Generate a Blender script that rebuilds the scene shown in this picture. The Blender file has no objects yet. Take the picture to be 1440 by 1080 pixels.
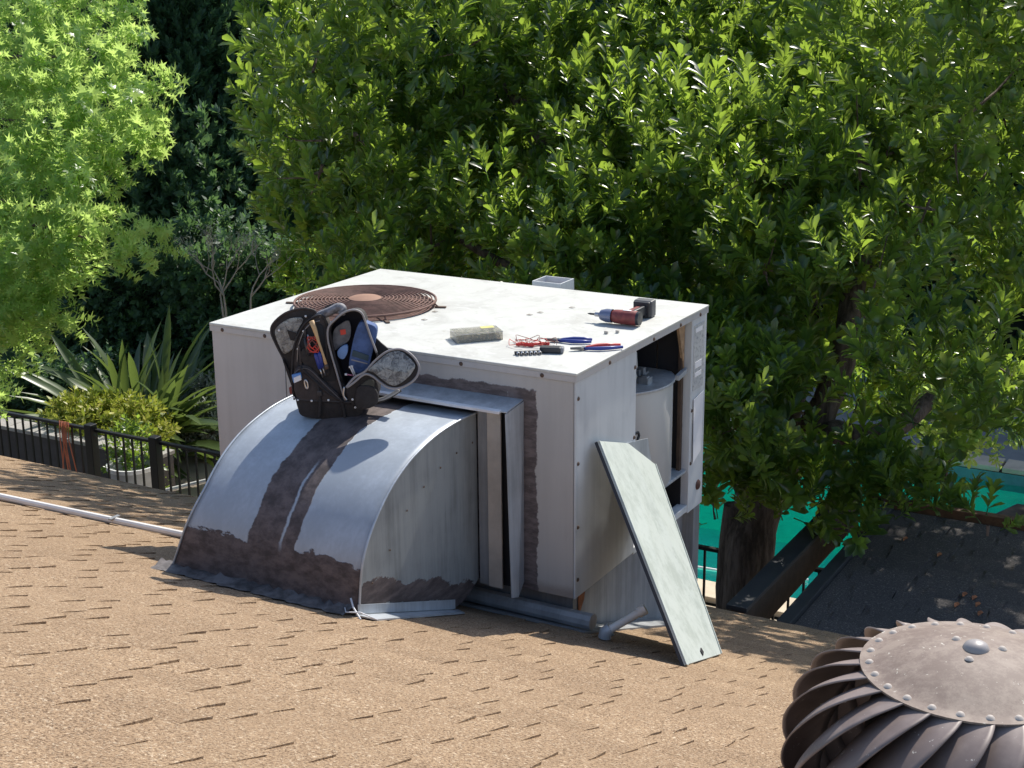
import bpy, bmesh, math, random
import numpy as np
from mathutils import Vector, Matrix
random.seed(7); rng = np.random.default_rng(7)
S = bpy.context.scene
R = math.radians
# ------------------------------------------------------------------ camera, sky, sun, exposure
YAW, PITCH, ROLL = -0.5162, 0.2784, -0.0090
F_PX = 2082.26
CAM = np.array([2.4325, -4.7704, 1.4949])
fw = np.array([math.sin(YAW)*math.cos(PITCH), math.cos(YAW)*math.cos(PITCH), -math.sin(PITCH)])
rt = np.array([math.cos(YAW), -math.sin(YAW), 0.0]); up = np.cross(rt, fw)
rt, up = rt*math.cos(ROLL)+up*math.sin(ROLL), -rt*math.sin(ROLL)+up*math.cos(ROLL)
cd = bpy.data.cameras.new('camera'); cam = bpy.data.objects.new('camera', cd); S.collection.objects.link(cam)
cam.matrix_world = Matrix(((rt[0], up[0], -fw[0], CAM[0]), (rt[1], up[1], -fw[1], CAM[1]), (rt[2], up[2], -fw[2], CAM[2]), (0, 0, 0, 1)))
cd.sensor_width = 36; cd.lens = F_PX/1440*36; cd.clip_end = 500; cd.clip_start = .05
S.camera = cam
W = bpy.data.worlds.new('World'); S.world = W; W.use_nodes = True
nt = W.node_tree; nt.nodes.clear()
sky = nt.nodes.new('ShaderNodeTexSky'); sky.sky_type = 'NISHITA'; sky.sun_disc = False
bg = nt.nodes.new('ShaderNodeBackground'); out = nt.nodes.new('ShaderNodeOutputWorld')
bg.inputs[1].default_value = 0.15
nt.links.new(sky.outputs[0], bg.inputs[0]); nt.links.new(bg.outputs[0], out.inputs[0])
SUN = Vector((0.04, 0.93, 1.0)).normalized()
sky.sun_elevation = math.asin(SUN.z); sky.sun_rotation = math.atan2(SUN.x, SUN.y)
sl = bpy.data.lights.new('sun', 'SUN'); sl.energy = 4.6; sl.angle = R(.53); sl.color = (1, .95, .86)
so = bpy.data.objects.new('sun', sl); S.collection.objects.link(so)
so.rotation_euler = SUN.to_track_quat('Z', 'Y').to_euler(); so.location = (0, 20, 20)
S.view_settings.view_transform = 'Standard'; S.view_settings.look = 'None'
S.view_settings.exposure = 0.32; S.view_settings.gamma = 1; S.view_settings.use_curve_mapping = False

# ------------------------------------------------------------------ helpers
def ray(x, y): return fw+rt*(x-720)/F_PX-up*(y-540)/F_PX
def at(x, y, Y):                     # world point seen at photo pixel (x, y) at world depth Y
    d = ray(x, y); return CAM+d*(Y-CAM[1])/d[1]
def proj(P):
    d = np.asarray(P)-CAM; z = d@fw
    return 720+F_PX*(d@rt)/z, 540-F_PX*(d@up)/z
TR, Z0 = .374, -1.05
def zr(y): return Z0-TR*y            # the roof plane
def tag(o, label=None, cat=None, group=None, kind=None):
    if label: o['label'] = label
    if cat: o['category'] = cat
    if group: o['group'] = group
    if kind: o['kind'] = kind
    return o
def thing(name, label, cat, loc=(0, 0, 0), rz=0, group=None):
    o = bpy.data.objects.new(name, None); S.collection.objects.link(o)
    o.location = loc; o.rotation_euler = (0, 0, rz); o.empty_display_size = .1
    return tag(o, label, cat, group)
def minv(p):
    return (Matrix.Translation(p.location) @ p.rotation_euler.to_matrix().to_4x4()).inverted()
class MB:
    def __init__(s): s.v = []; s.f = []
    def add(s, vs, fs):
        n = len(s.v); s.v += [tuple(map(float, v)) for v in vs]; s.f += [tuple(i+n for i in f) for f in fs]; return s
    def box(s, c, d, M=None):
        vs = [Vector((c[0]+d[0]*(i-.5), c[1]+d[1]*(j-.5), c[2]+d[2]*(k-.5))) for i in (0, 1) for j in (0, 1) for k in (0, 1)]
        if M is not None: vs = [M @ v for v in vs]
        return s.add(vs, [(0, 1, 3, 2), (4, 6, 7, 5), (0, 4, 5, 1), (2, 3, 7, 6), (0, 2, 6, 4), (1, 5, 7, 3)])
    def span(s, a, b, M=None):
        return s.box([(a[i]+b[i])/2 for i in range(3)], [abs(b[i]-a[i]) for i in range(3)], M)
    def prism(s, pts, off):          # planar polygon extruded by vector off
        n = len(pts); P = [Vector(p) for p in pts]; o = Vector(off)
        return s.add(P+[p+o for p in P], [tuple(range(n))[::-1], tuple(range(n, 2*n))]+[(i, (i+1) % n, n+(i+1) % n, n+i) for i in range(n)])
    def tube(s, path, r, n=8, cap=True):
        path = [Vector(p) for p in path]; m = len(path); rr = r if hasattr(r, '__len__') else [r]*m
        vs = []; prev = None
        for i, p in enumerate(path):
            t = (path[min(i+1, m-1)]-path[max(i-1, 0)]).normalized()
            if prev is None:
                a = t.orthogonal().normalized()
            else:
                a = (prev-t*prev.dot(t)).normalized()
            prev = a; b = t.cross(a)
            vs += [p+(a*math.cos(k*2*math.pi/n)+b*math.sin(k*2*math.pi/n))*rr[i] for k in range(n)]
        fs = [(i*n+k, i*n+(k+1) % n, (i+1)*n+(k+1) % n, (i+1)*n+k) for i in range(m-1) for k in range(n)]
        if cap: fs += [tuple(range(n))[::-1], tuple(range((m-1)*n, m*n))]
        return s.add(vs, fs)
    def lathe(s, prof, n=32, c=(0, 0, 0), M=None):   # prof: (r, z)
        vs = []
        for r, z in prof:
            for k in range(n):
                a = 2*math.pi*k/n; v = Vector((c[0]+r*math.cos(a), c[1]+r*math.sin(a), c[2]+z)); vs.append(M @ v if M is not None else v)
        return s.add(vs, [(i*n+k, i*n+(k+1) % n, (i+1)*n+(k+1) % n, (i+1)*n+k) for i in range(len(prof)-1) for k in range(n)])
    def mesh(s, name, bevel=0, smooth=False, fix=True):
        m = bpy.data.meshes.new(name); m.from_pydata(s.v, [], s.f)
        if fix or bevel:
            b = bmesh.new(); b.from_mesh(m)
            bmesh.ops.recalc_face_normals(b, faces=b.faces)
            if bevel:
                es = [e for e in b.edges if len(e.link_faces) == 2 and e.calc_face_angle(0) > .5]
                bmesh.ops.bevel(b, geom=es, offset=bevel, segments=2, affect='EDGES', profile=.5, clamp_overlap=True)
            b.to_mesh(m); b.free()
        if smooth:
            m.polygons.foreach_set('use_smooth', [True]*len(m.polygons))
            if smooth == 'auto': m.set_sharp_from_angle(angle=R(35))
        return m
def link(name, m, mat, parent=None, label=None, local=False):
    o = bpy.data.objects.new(name, m); S.collection.objects.link(o)
    if mat is not None and not m.materials: m.materials.append(mat)
    if parent is not None:
        if not local:
            P = parent; M = minv(P)
            if P.parent: M = M @ minv(P.parent)
            m.transform(M)
        o.parent = parent
    if label: o['label'] = label
    return o
def part(name, mb, mat, parent=None, bevel=0, smooth=False, label=None, local=False, fix=True):
    return link(name, mb.mesh(name, bevel, smooth, fix), mat, parent, label, local)
def dup(o, parent=None, **kw):
    c = o.copy(); S.collection.objects.link(c)
    if parent is not None: c.parent = parent
    return c
def fastmesh(name, V, Fs, nper):     # V (n,3), Fs (m,nper) numpy
    m = bpy.data.meshes.new(name); m.vertices.add(len(V)); m.vertices.foreach_set('co', V.astype(np.float32).ravel())
    m.loops.add(Fs.size); m.loops.foreach_set('vertex_index', Fs.astype(np.int32).ravel())
    m.polygons.add(len(Fs)); m.polygons.foreach_set('loop_start', np.arange(0, Fs.size, nper, dtype=np.int32))
    m.update(calc_edges=True); return m
def scatter(V, F, Ms):               # copies of one small mesh under many 3x4 matrices -> arrays
    n = len(V); k = len(Ms)
    VV = np.einsum('kij,nj->kni', Ms[:, :, :3], V)+Ms[:, None, :, 3]
    FF = F[None]+(np.arange(k)*n)[:, None, None]
    return VV.reshape(-1, 3), FF.reshape(-1, F.shape[1])
def frames(d, upv, roll, sc, pos):   # local +Y -> d ; local Z near upv ; random roll
    d = d/np.linalg.norm(d, axis=1, keepdims=True)
    x = np.cross(d, upv); x /= np.linalg.norm(x, axis=1, keepdims=True)+1e-9
    z = np.cross(x, d)
    c, s = np.cos(roll)[:, None], np.sin(roll)[:, None]
    x2 = x*c+z*s; z2 = -x*s+z*c
    M = np.stack([x2, d, z2], -1)*sc[:, None, None]
    return np.concatenate([M, pos[:, :, None]], 2)

# ------------------------------------------------------------------ materials
class N:
    def __init__(s, name):
        s.m = bpy.data.materials.new(name); s.m.use_nodes = True; s.t = s.m.node_tree; s.n = s.t.nodes; s.l = s.t.links
        s.b = s.n['Principled BSDF']; s.out = s.n['Material Output']
    def node(s, t, **k):
        n = s.n.new(t)
        for a, v in k.items(): setattr(n, a, v)
        return n
    def put(s, sock, v):
        if isinstance(v, (int, float)): sock.default_value = v
        elif isinstance(v, tuple): sock.default_value = v if len(v) == len(sock.default_value) else (*v, 1)
        else: s.l.new(v, sock)
    def math(s, op, a, b=0, c=0, clamp=False):
        n = s.node('ShaderNodeMath', operation=op, use_clamp=clamp)
        for i, v in enumerate((a, b, c)): s.put(n.inputs[i], v)
        return n.outputs[0]
    def obj(s): return s.node('ShaderNodeTexCoord').outputs['Object']
    def world(s): return s.node('ShaderNodeNewGeometry').outputs['Position']
    def sep(s, v):
        n = s.node('ShaderNodeSeparateXYZ'); s.l.new(v, n.inputs[0]); return n.outputs
    def scale(s, v, k):
        n = s.node('ShaderNodeMapping'); s.l.new(v, n.inputs[0]); n.inputs['Scale'].default_value = k; return n.outputs[0]
    def noise(s, v, sc, det=4, rough=.6, dist=0):
        n = s.node('ShaderNodeTexNoise'); s.l.new(v, n.inputs['Vector'])
        n.inputs['Scale'].default_value = sc; n.inputs['Detail'].default_value = det; n.inputs['Roughness'].default_value = rough; n.inputs['Distortion'].default_value = dist
        return n.outputs[0]
    def ramp(s, f, lo, hi):
        n = s.node('ShaderNodeMapRange', interpolation_type='SMOOTHSTEP'); s.put(n.inputs[0], f); n.inputs[1].default_value = lo; n.inputs[2].default_value = hi; return n.outputs[0]
    def mix(s, f, a, b):
        n = s.node('ShaderNodeMix', data_type='RGBA'); s.put(n.inputs[0], f); s.put(n.inputs[6], a); s.put(n.inputs[7], b); return n.outputs[2]
    def bump(s, h, st, dist=.01):
        n = s.node('ShaderNodeBump'); s.l.new(h, n.inputs['Height']); n.inputs['Strength'].default_value = st; n.inputs['Distance'].default_value = dist
        s.l.new(n.outputs[0], s.b.inputs['Normal'])
    def set(s, col=None, rough=None, metal=None, **k):
        if col is not None: s.put(s.b.inputs['Base Color'], col)
        if rough is not None: s.put(s.b.inputs['Roughness'], rough)
        if metal is not None: s.put(s.b.inputs['Metallic'], metal)
        for a, v in k.items(): s.put(s.b.inputs[a.replace('_', ' ')], v)
        return s
def plain(name, col, rough=.6, metal=0, var=.12, sc=9, bump=0, **k):
    m = N(name); c = m.obj(); f = m.noise(c, sc, 5, .65)
    lo = tuple(x*(1-var) for x in col); hi = tuple(min(1, x*(1+var)) for x in col)
    m.set(m.mix(m.ramp(f, .3, .7), lo, hi), rough, metal, **k)
    if bump: m.bump(m.noise(c, sc*6, 3), bump, .003)
    return m.m
def foliage(name, cols, trans, tcol, rough=.38, spec=.5):
    m = N(name); g = m.node('ShaderNodeNewGeometry').outputs['Random Per Island']
    cr = m.node('ShaderNodeValToRGB'); m.l.new(g, cr.inputs[0]); cr.color_ramp.interpolation = 'LINEAR'
    el = cr.color_ramp.elements
    while len(el) < len(cols): el.new(.5)
    for i, c in enumerate(cols): el[i].position = i/(len(cols)-1); el[i].color = (*c, 1)
    m.set(cr.outputs[0], rough); m.b.inputs['Specular IOR Level'].default_value = spec
    t = m.node('ShaderNodeBsdfTranslucent'); tm = m.mix(.6, cr.outputs[0], tcol); m.l.new(tm, t.inputs[0])
    mx = m.node('ShaderNodeMixShader'); mx.inputs[0].default_value = trans
    m.l.new(m.b.outputs[0], mx.inputs[1]); m.l.new(t.outputs[0], mx.inputs[2]); m.l.new(mx.outputs[0], m.out.inputs[0])
    return m.m
# shingles: mineral granules in tan, brown and near-black
def shingle_mat(name, c1, c2, c3, per=True):
    m = N(name); c = m.world()
    g = m.noise(c, 150, 5, .8); g2 = m.noise(c, 85, 4, .85); big = m.noise(c, 1.7, 4, .6)
    col = m.mix(m.ramp(g, .38, .56), c1, c2)
    col = m.mix(m.math('MULTIPLY', m.ramp(g2, .55, .64), .85), col, c3)
    col = m.mix(m.math('MULTIPLY', m.ramp(big, .35, .7), .35), col, tuple(x*.72 for x in c2))
    if per:
        ri = m.node('ShaderNodeObjectInfo').outputs['Random']
        isl = m.node('ShaderNodeNewGeometry').outputs['Random Per Island']
        rr = m.math('FRACT', m.math('ADD', ri, isl))
        col = m.mix(m.math('MULTIPLY', rr, .22), col, c1)
    m.set(col, .92); m.b.inputs['Specular IOR Level'].default_value = .25
    m.bump(m.noise(c, 150, 3, .8), .9, .006)
    return m.m
M_sh = shingle_mat('shingle_tan', (.085, .048, .027), (.45, .31, .19), (.80, .65, .47))
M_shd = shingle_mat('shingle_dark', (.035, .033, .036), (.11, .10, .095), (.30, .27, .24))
# weathered white paint on the unit
def paint(name, base, dirt, streak=True, rough=.55, amt=.5, spec=.4):
    m = N(name); c = m.obj(); w = m.world()
    f = m.noise(w, 3.2, 6, .62); s_ = m.noise(m.scale(w, (22, 22, 1.4)), 1, 5, .6) if streak else m.noise(w, 14, 6, .7)
    k = m.math('MULTIPLY', m.ramp(m.math('ADD', m.math('MULTIPLY', f, .5), m.math('MULTIPLY', s_, .5)), .42, .66), amt)
    col = m.mix(k, base, dirt)
    sp = m.ramp(m.noise(w, 60, 3, .8), .66, .74)
    col = m.mix(m.math('MULTIPLY', sp, .35), col, (.22, .17, .12))
    m.set(col, rough); m.b.inputs['Specular IOR Level'].default_value = spec
    m.bump(m.noise(w, 7, 3), .12, .01)
    return m
M_white = paint('white_paint', (.52, .51, .50), (.40, .39, .38), amt=.4).m
M_whitegrey = paint('pale_grey_paint', (.66, .68, .69), (.46, .49, .50), amt=.55).m
# unit lid: chalky white with scuffs and lichen
def lid_mat():
    m = N('lid_chalky_white'); w = m.world()
    f = m.noise(w, 4.5, 6, .7, .6); f2 = m.noise(w, 22, 5, .75); f3 = m.noise(m.scale(w, (1, 2.2, 1)), 9, 5, .7, 1)
    col = m.mix(m.ramp(f, .45, .68), (.56, .56, .52), (.46, .455, .42))
    col = m.mix(m.math('MULTIPLY', m.ramp(f3, .56, .68), .7), col, (.68, .68, .66))
    col = m.mix(m.math('MULTIPLY', m.ramp(f2, .60, .72), .6), col, (.34, .32, .25))
    m.set(col, .6); m.b.inputs['Specular IOR Level'].default_value = .35; m.bump(f2, .15, .005); return m.m
M_lid = lid_mat()
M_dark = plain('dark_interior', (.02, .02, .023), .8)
M_screw = plain('rusty_screw', (.12, .08, .06), .6, .4)
M_iron = plain('black_iron', (.012, .012, .013), .45, .2)
M_rust = plain('rusty_fan_wire', (.16, .085, .066), .75, .1, .35, 20)
def galv(name, tint, streak=1.0, metal=.45, rough=.48, sealant=None):
    m = N(name); w = m.world(); x, y, z = m.sep(w)
    f = m.noise(m.scale(w, (14, 14, 1.0)), 1, 6, .65); g = m.noise(w, 5, 5, .6); fine = m.noise(m.scale(w, (70, 70, 4)), 1, 4, .7)
    k = m.math('ADD', m.math('MULTIPLY', f, .5*streak), m.math('ADD', m.math('MULTIPLY', g, .3), m.math('MULTIPLY', fine, .2)))
    col = m.mix(m.ramp(k, .35, .62), tuple(t*(1-(.46 if streak > 1.1 else .38*min(1, streak))) for t in tint), tint)
    met = metal; rg = rough
    if sealant:
        n1 = m.noise(m.scale(w, (9, 9, 22)), 1, 7, .72); n2 = m.noise(w, 4.2, 4, .6)
        nn = m.math('ADD', m.math('MULTIPLY', m.math('SUBTRACT', n1, .5), .09), m.math('MULTIPLY', m.math('SUBTRACT', n2, .5), .16))
        h = m.math('ADD', m.math('SUBTRACT', z, Z0), m.math('MULTIPLY', y, TR))     # height over the roof plane
        ms = None
        for kind, a, b in sealant:
            if kind == 'low': r = m.math('SUBTRACT', a, m.math('ADD', h, nn))
            if kind == 'high': r = m.math('SUBTRACT', m.math('ADD', h, nn), a)
            if kind == 'stripe':
                r = m.math('SUBTRACT', b, m.math('ABSOLUTE', m.math('ADD', m.math('SUBTRACT', x, a), m.math('MULTIPLY', nn, .40))))
            mm = m.ramp(r, -.003, .003)
            if kind == 'high': ms = m.math('MULTIPLY', ms, mm)
            elif kind == 'hole': pass
            else: ms = mm if ms is None else m.math('MAXIMUM', ms, mm)
        # scraped sliver of bare metal inside the stripe
        sl_ = m.math('MULTIPLY', m.ramp(m.math('SUBTRACT', .006, m.math('ABSOLUTE', m.math('ADD', m.math('SUBTRACT', x, -.765), m.math('MULTIPLY', nn, .35)))), -.004, .004), m.math('MULTIPLY', m.ramp(z, -.56, -.50), m.ramp(m.math('MULTIPLY', z, -1), .27, .31)))
        ms = m.math('MULTIPLY', ms, m.math('SUBTRACT', 1, sl_))
        tar = m.mix(m.ramp(m.noise(m.scale(w, (14, 7, 26)), 1, 6, .72), .35, .65), (.060, .047, .046), (.145, .115, .110))
        col = m.mix(ms, col, tar); met = m.math('MULTIPLY', m.math('SUBTRACT', 1, ms), metal); rg = m.math('ADD', m.math('MULTIPLY', ms, .3), rough)
        m.bump(m.math('MULTIPLY', ms, m.math('ADD', 1, m.noise(m.scale(w, (40, 8, 8)), 1, 4))), .5, .006)
    else:
        m.bump(m.noise(w, 4, 2), .08, .01)
    m.set(col, rg, met); return m.m
M_elbow = galv('duct_pale_metal', (.47, .52, .575), .7, .08, .48, [('low', .20, 0), ('stripe', -.80, .105)])
M_elbow_side = galv('duct_streaked_galvanised', (.32, .345, .35), 1.15, .12, .5, [('low', .14, 0), ('high', .035, 0)])
M_galv = galv('galvanised_sheet', (.55, .59, .63), 1, .35, .42)
M_galv_d = galv('dull_sheet', (.36, .37, .38), 1, .3, .55)
M_strip = plain('beige_strip', (.50, .45, .39), .6)
M_blackcloth = plain('black_nylon', (.022, .018, .018), .75, 0, .3, 60, .5)
M_brownnylon = plain('brown_black_nylon', (.042, .033, .032), .7, 0, .25, 60, .5)
M_piping = plain('grey_piping', (.30, .28, .28), .6)
M_lining = plain('grey_mesh_lining', (.16, .16, .17), .8, 0, .3, 40)
M_pvc = plain('white_pvc', (.82, .78, .72), .4, 0, .08)
M_clear = N('clear_vinyl_glints'); _cn = M_clear.noise(M_clear.obj(), 38, 6, .75, 1.2); M_clear.set(M_clear.mix(M_clear.ramp(_cn, .36, .62), (.16, .17, .18), (.66, .68, .67)), .2, 0, Transmission_Weight=.1, Coat_Weight=.7)  # pale and dark mottling puts crinkle reflections into the colour
M_clear.bump(M_clear.noise(M_clear.obj(), 60, 5, .75, 1.5), 1, .03); M_clear = M_clear.m
M_blue = plain('blue_denim_fabric', (.07, .12, .27), .8, 0, .25, 30, .3)
M_bluehandle = plain('blue_plastic', (.03, .05, .25), .4)
M_red = plain('red_plastic', (.55, .03, .025), .4)
M_wood = plain('pale_wood', (.55, .36, .18), .6)
M_woodstud = plain('weathered_brown_wood', (.14, .07, .035), .8, 0, .3, 20)
M_steel = plain('steel', (.5, .5, .52), .3, .9)
M_blk = plain('black_plastic', (.025, .025, .03), .45)
M_driver = plain('dark_red_plastic', (.22, .045, .04), .5, 0, .3, 40)
M_paper = plain('white_paper', (.80, .80, .82), .8, 0, .03)
M_plate = N('rating_plate'); _w = M_plate.world()
M_plate.set(M_plate.mix(M_plate.ramp(M_plate.noise(M_plate.scale(_w, (1, 60, 60)), 1, 4, .8), .52, .6), (.55, .56, .56), (.32, .33, .34)), .5); M_plate = M_plate.m
M_white_pl = plain('white_plastic', (.75, .75, .76), .4)
M_brownwood = plain('brown_beam_wood', (.07, .045, .03), .8, 0, .3, 12)
M_darkbeam = plain('dark_beam_metal', (.035, .037, .042), .6)
M_copper = plain('orange_rust', (.33, .12, .05), .8, 0, .4, 18)
M_bark = N('bark'); _w = M_bark.world(); _f = M_bark.noise(M_bark.scale(_w, (16, 16, 3)), 1, 6, .7)
M_bark.set(M_bark.mix(M_bark.ramp(_f, .35, .65), (.055, .038, .028), (.20, .15, .12)), .9); M_bark.bump(_f, 1, .04); M_bark = M_bark.m
M_stone = plain('concrete', (.36, .34, .32), .9, 0, .15, 3)
M_deck = plain('patio_concrete', (.50, .41, .31), .9, 0, .12, 2.5)
M_deckg = plain('grey_deck', (.24, .24, .24), .9, 0, .12, 2.5)
M_coping = plain('coping_stone', (.60, .50, .38), .85, 0, .12, 4)
M_soil = plain('soil', (.07, .055, .04), .95, 0, .4, 4)
M_tile = plain('pool_tile', (.12, .22, .27), .3)
M_pool = plain('pool_plaster', (.07, .74, .64), .6, 0, .12, 1.2)
def water_mat():
    m = N('pool_water'); m.n.remove(m.b); w = m.world()
    tr = m.node('ShaderNodeBsdfTransparent'); tr.inputs[0].default_value = (.75, 1, .96, 1)
    gl = m.node('ShaderNodeBsdfGlossy'); gl.inputs['Roughness'].default_value = .06
    bp = m.node('ShaderNodeBump'); m.l.new(m.noise(w, 3.5, 4, .6, .5), bp.inputs['Height']); bp.inputs['Strength'].default_value = .25; bp.inputs['Distance'].default_value = .08
    fr = m.node('ShaderNodeFresnel'); fr.inputs[0].default_value = 1.33
    for n in (gl, fr): m.l.new(bp.outputs[0], n.inputs['Normal'])
    mx = m.node('ShaderNodeMixShader'); m.l.new(fr.outputs[0], mx.inputs[0]); m.l.new(tr.outputs[0], mx.inputs[1]); m.l.new(gl.outputs[0], mx.inputs[2]); m.l.new(mx.outputs[0], m.out.inputs[0])
    return m.m
M_water = water_mat()
M_leafA = foliage('leaf_glossy_green', [(.014, .044, .030), (.020, .060, .034), (.032, .082, .036), (.11, .20, .04)], .46, (.72, 1.0, .10), .30, .8)
M_leafL = foliage('leaf_lime_green', [(.12, .25, .09), (.20, .36, .12), (.30, .46, .18)], .68, (.80, 1.0, .24), .30, .8)
M_leafD = foliage('leaf_dark_green', [(.055, .11, .075), (.075, .14, .09), (.09, .17, .08)], .35, (.28, .5, .12), .5, .35)
M_leafV = foliage('leaf_variegated', [(.12, .20, .03), (.35, .36, .06), (.55, .50, .14)], .35, (.5, .6, .06), .45, .4)
M_leafS = foliage('leaf_strelitzia', [(.035, .07, .032), (.055, .10, .042), (.09, .13, .05), (.16, .17, .075)], .28, (.32, .45, .08), .35, .5)
M_twig = plain('grey_twig', (.42, .39, .35), .8)
M_leafG = foliage('leaf_silver_grey', [(.25, .27, .22), (.4, .42, .36)], .3, (.4, .5, .3), .5, .4)

# ------------------------------------------------------------------ ground, patio, pool
GZ = -4.0
g = MB().add([(-120, -30, GZ), (120, -30, GZ), (120, 170, GZ), (-120, 170, GZ)], [(0, 1, 2, 3)])
# ground with a hole for the pool
PX = [(-6.0, 6.95), (-1.35, 6.95), (-.72, 10.35), (5.0, 10.35), (5.0, 11.35), (5.0, 11.35), (-6.0, 11.35)]
pool_poly = [(-6.0, 6.95), (-1.35, 6.95), (-.15, 10.45), (5.0, 10.45), (5.0, 11.35), (-6.0, 11.35)]
gm = MB()
def flat(mb, x0, y0, x1, y1, z): mb.add([(x0, y0, z), (x1, y0, z), (x1, y1, z), (x0, y1, z)], [(0, 1, 2, 3)])
flat(gm, -120, -30, 120, 6.95, GZ-.006); flat(gm, -120, 11.35, 120, 170, GZ-.006); flat(gm, -120, 6.95, -6.0, 11.35, GZ-.006); flat(gm, 5.0, 6.95, 120, 11.35, GZ-.006)
gm.add([(-1.35, 6.95, GZ-.006), (5.0, 6.95, GZ-.006), (5.0, 10.45, GZ-.006), (-.15, 10.45, GZ-.006)], [(0, 1, 2, 3)])
o = part('ground', gm, M_soil, fix=False); tag(o, kind='structure')
pm = MB(); flat(pm, -14, 4.2, 3, 6.55, GZ+.002); flat(pm, -14, 6.55, -6.4, 12, GZ+.002)
o = part('patio', pm, M_deck, fix=False); tag(o, kind='structure')
dm = MB(); flat(dm, -6.4, 11.75, 8, 14.6, GZ+.002)
o = part('pool_deck', dm, M_deckg, fix=False); tag(o, kind='structure')
pool = thing('swimming_pool', 'turquoise swimming pool seen behind the tree trunk and under the leaves', 'swimming pool', (-2, 8, GZ))
b = MB(); n = len(pool_poly); zb = GZ-1.3
b.add([(x, y, zb) for x, y in pool_poly], [tuple(range(n))])
part('basin_floor', b, M_pool, pool, fix=False)
b = MB()
for i in range(n):
    (x0, y0), (x1, y1) = pool_poly[i], pool_poly[(i+1) % n]
    b.add([(x0, y0, zb), (x1, y1, zb), (x1, y1, GZ-.20), (x0, y0, GZ-.20)], [(0, 1, 2, 3)])
part('basin_wall', b, M_pool, pool, fix=False)
b = MB()
for i in range(n):
    (x0, y0), (x1, y1) = pool_poly[i], pool_poly[(i+1) % n]
    b.add([(x0, y0, GZ-.20), (x1, y1, GZ-.20), (x1, y1, GZ), (x0, y0, GZ)], [(0, 1, 2, 3)])
part('tile_band', b, M_tile, pool, fix=False)
b = MB().add([(x, y, GZ-.12) for x, y in pool_poly], [tuple(range(n))]); part('water', b, M_water, pool, fix=False)
cpb = MB().span((0, 0, 0), (.58, .34, .06)); cp_mesh = cpb.mesh('coping_stone', .008); cp_mesh.materials.append(M_coping)
def coping(x0, y0, x1, y1):
    L = math.hypot(x1-x0, y1-y0); a = math.atan2(y1-y0, x1-x0); k = max(1, round(L/.6))
    for i in range(k):
        c = link('coping_stone', cp_mesh, None, pool, local=True)
        c.location = (x0+(x1-x0)*i/k+2, y0+(y1-y0)*i/k-8, 0.0); c.rotation_euler = (0, 0, a)
coping(-6.0, 6.60, -1.1, 6.60); coping(-6, 11.36, 5, 11.36); coping(5, 10.44, -.05, 10.44)
# pale step bar across the shallow water
hose = MB().tube([(-3.4, 7.45, GZ-.11), (-2.9, 7.5, GZ-.105), (-2.3, 7.55, GZ-.105), (-1.5, 7.75, GZ-.11)], .018, 6)
o = part('pool_hose', hose, M_white_pl, smooth=True); tag(o, 'pale thin hose floating on the pool beside the trunk', 'hose')

# ------------------------------------------------------------------ main roof
EAVE = 2.02; RIDGE = -3.7
roof = MB()
roof.prism([(-9, RIDGE, zr(RIDGE)), (6, RIDGE, zr(RIDGE)), (6, EAVE, zr(EAVE)), (-9, EAVE, zr(EAVE))], (0, 0, -.05))
roof.prism([(-9, RIDGE-3, zr(RIDGE)-3*TR), (6, RIDGE-3, zr(RIDGE)-3*TR), (6, RIDGE-.002, zr(RIDGE)), (-9, RIDGE-.002, zr(RIDGE))], (0, 0, -.05))
roof_o = part('roof', roof, M_sh); tag(roof_o, kind='structure')
fb = MB().span((-9, EAVE-.03, zr(EAVE)-.19), (6, EAVE-.005, zr(EAVE)-.055)); part('fascia', fb, M_brownwood, roof_o)
hw = MB().span((-8.6, RIDGE-2.5, GZ), (5.6, EAVE-.5, zr(EAVE)-.03))
o = part('house', hw, M_stone); tag(o, 'house wall standing under the tan shingle roof', 'house')
# shingle tabs: thin laminated teeth, each a wedge lying on the slope; local x across, local y down the slope
EXP = .143; SL = math.sqrt(1+TR*TR); PA = math.atan(TR)
def tabmesh(w, seed, L=.15, th=.0065):
    r_ = random.Random(seed); b = MB(); j = [r_.uniform(-.006, .006) for _ in range(6)]
    P = [(-w/2+j[0], 0), (-w/2+j[1], L*.55), (-w/2+j[2], L), (0, L+r_.uniform(-.002, .002)), (w/2+j[3], L), (w/2+j[4], L*.5), (w/2+j[5], 0)]
    hs = [-.004, th*.55, th, th, th, th*.55, -.004]
    top = [(x, y, h) for (x, y), h in zip(P, hs)]; bot = [(x, y, -.006) for x, y in P]; k = len(P)
    b.add(top+bot, [tuple(range(k))[::-1]]+[(i, (i+1) % k, k+(i+1) % k, k+i) for i in range(k)])
    return b
Mrot = Matrix.Rotation(-PA, 4, 'X')
tabs = [tabmesh(w, i, .15, random.choice((.003, .004, .005, .006))) for i, w in enumerate((.08, .10, .12, .15, .18, .21, .25, .30))]
ws = (.08, .10, .12, .15, .18, .21, .25, .30)
places = []
yy = RIDGE+.05; row = 0
while yy < EAVE-.10:
    x = -8+random.random()*.4
    while x < 4.2:
        k = random.randrange(8); w = ws[k]
        places.append((x+w/2, yy, k)); x += w+random.choice((.01, .02, .04, .06, .09, .12))
    yy += EXP/SL; row += 1
def inview(x, y, z, m=60):
    px, py = proj((x, y, z)); d = (np.array((x, y, z))-CAM)@fw
    return d > .3 and -m < px < 1440+m and -m < py < 1080+m
def under_unit(x, y): return (-1.15 < x < -.42 and -.87 < y < .3) or (-1.7 < x < -.0 and -.05 < y < 1.3)
seen = [p for p in places if inview(p[0], p[1], zr(p[1])) and not under_unit(p[0], p[1]+.07)]
seen.sort(key=lambda p: np.linalg.norm(np.array((p[0], p[1], zr(p[1])))-CAM))
tm = []
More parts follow.
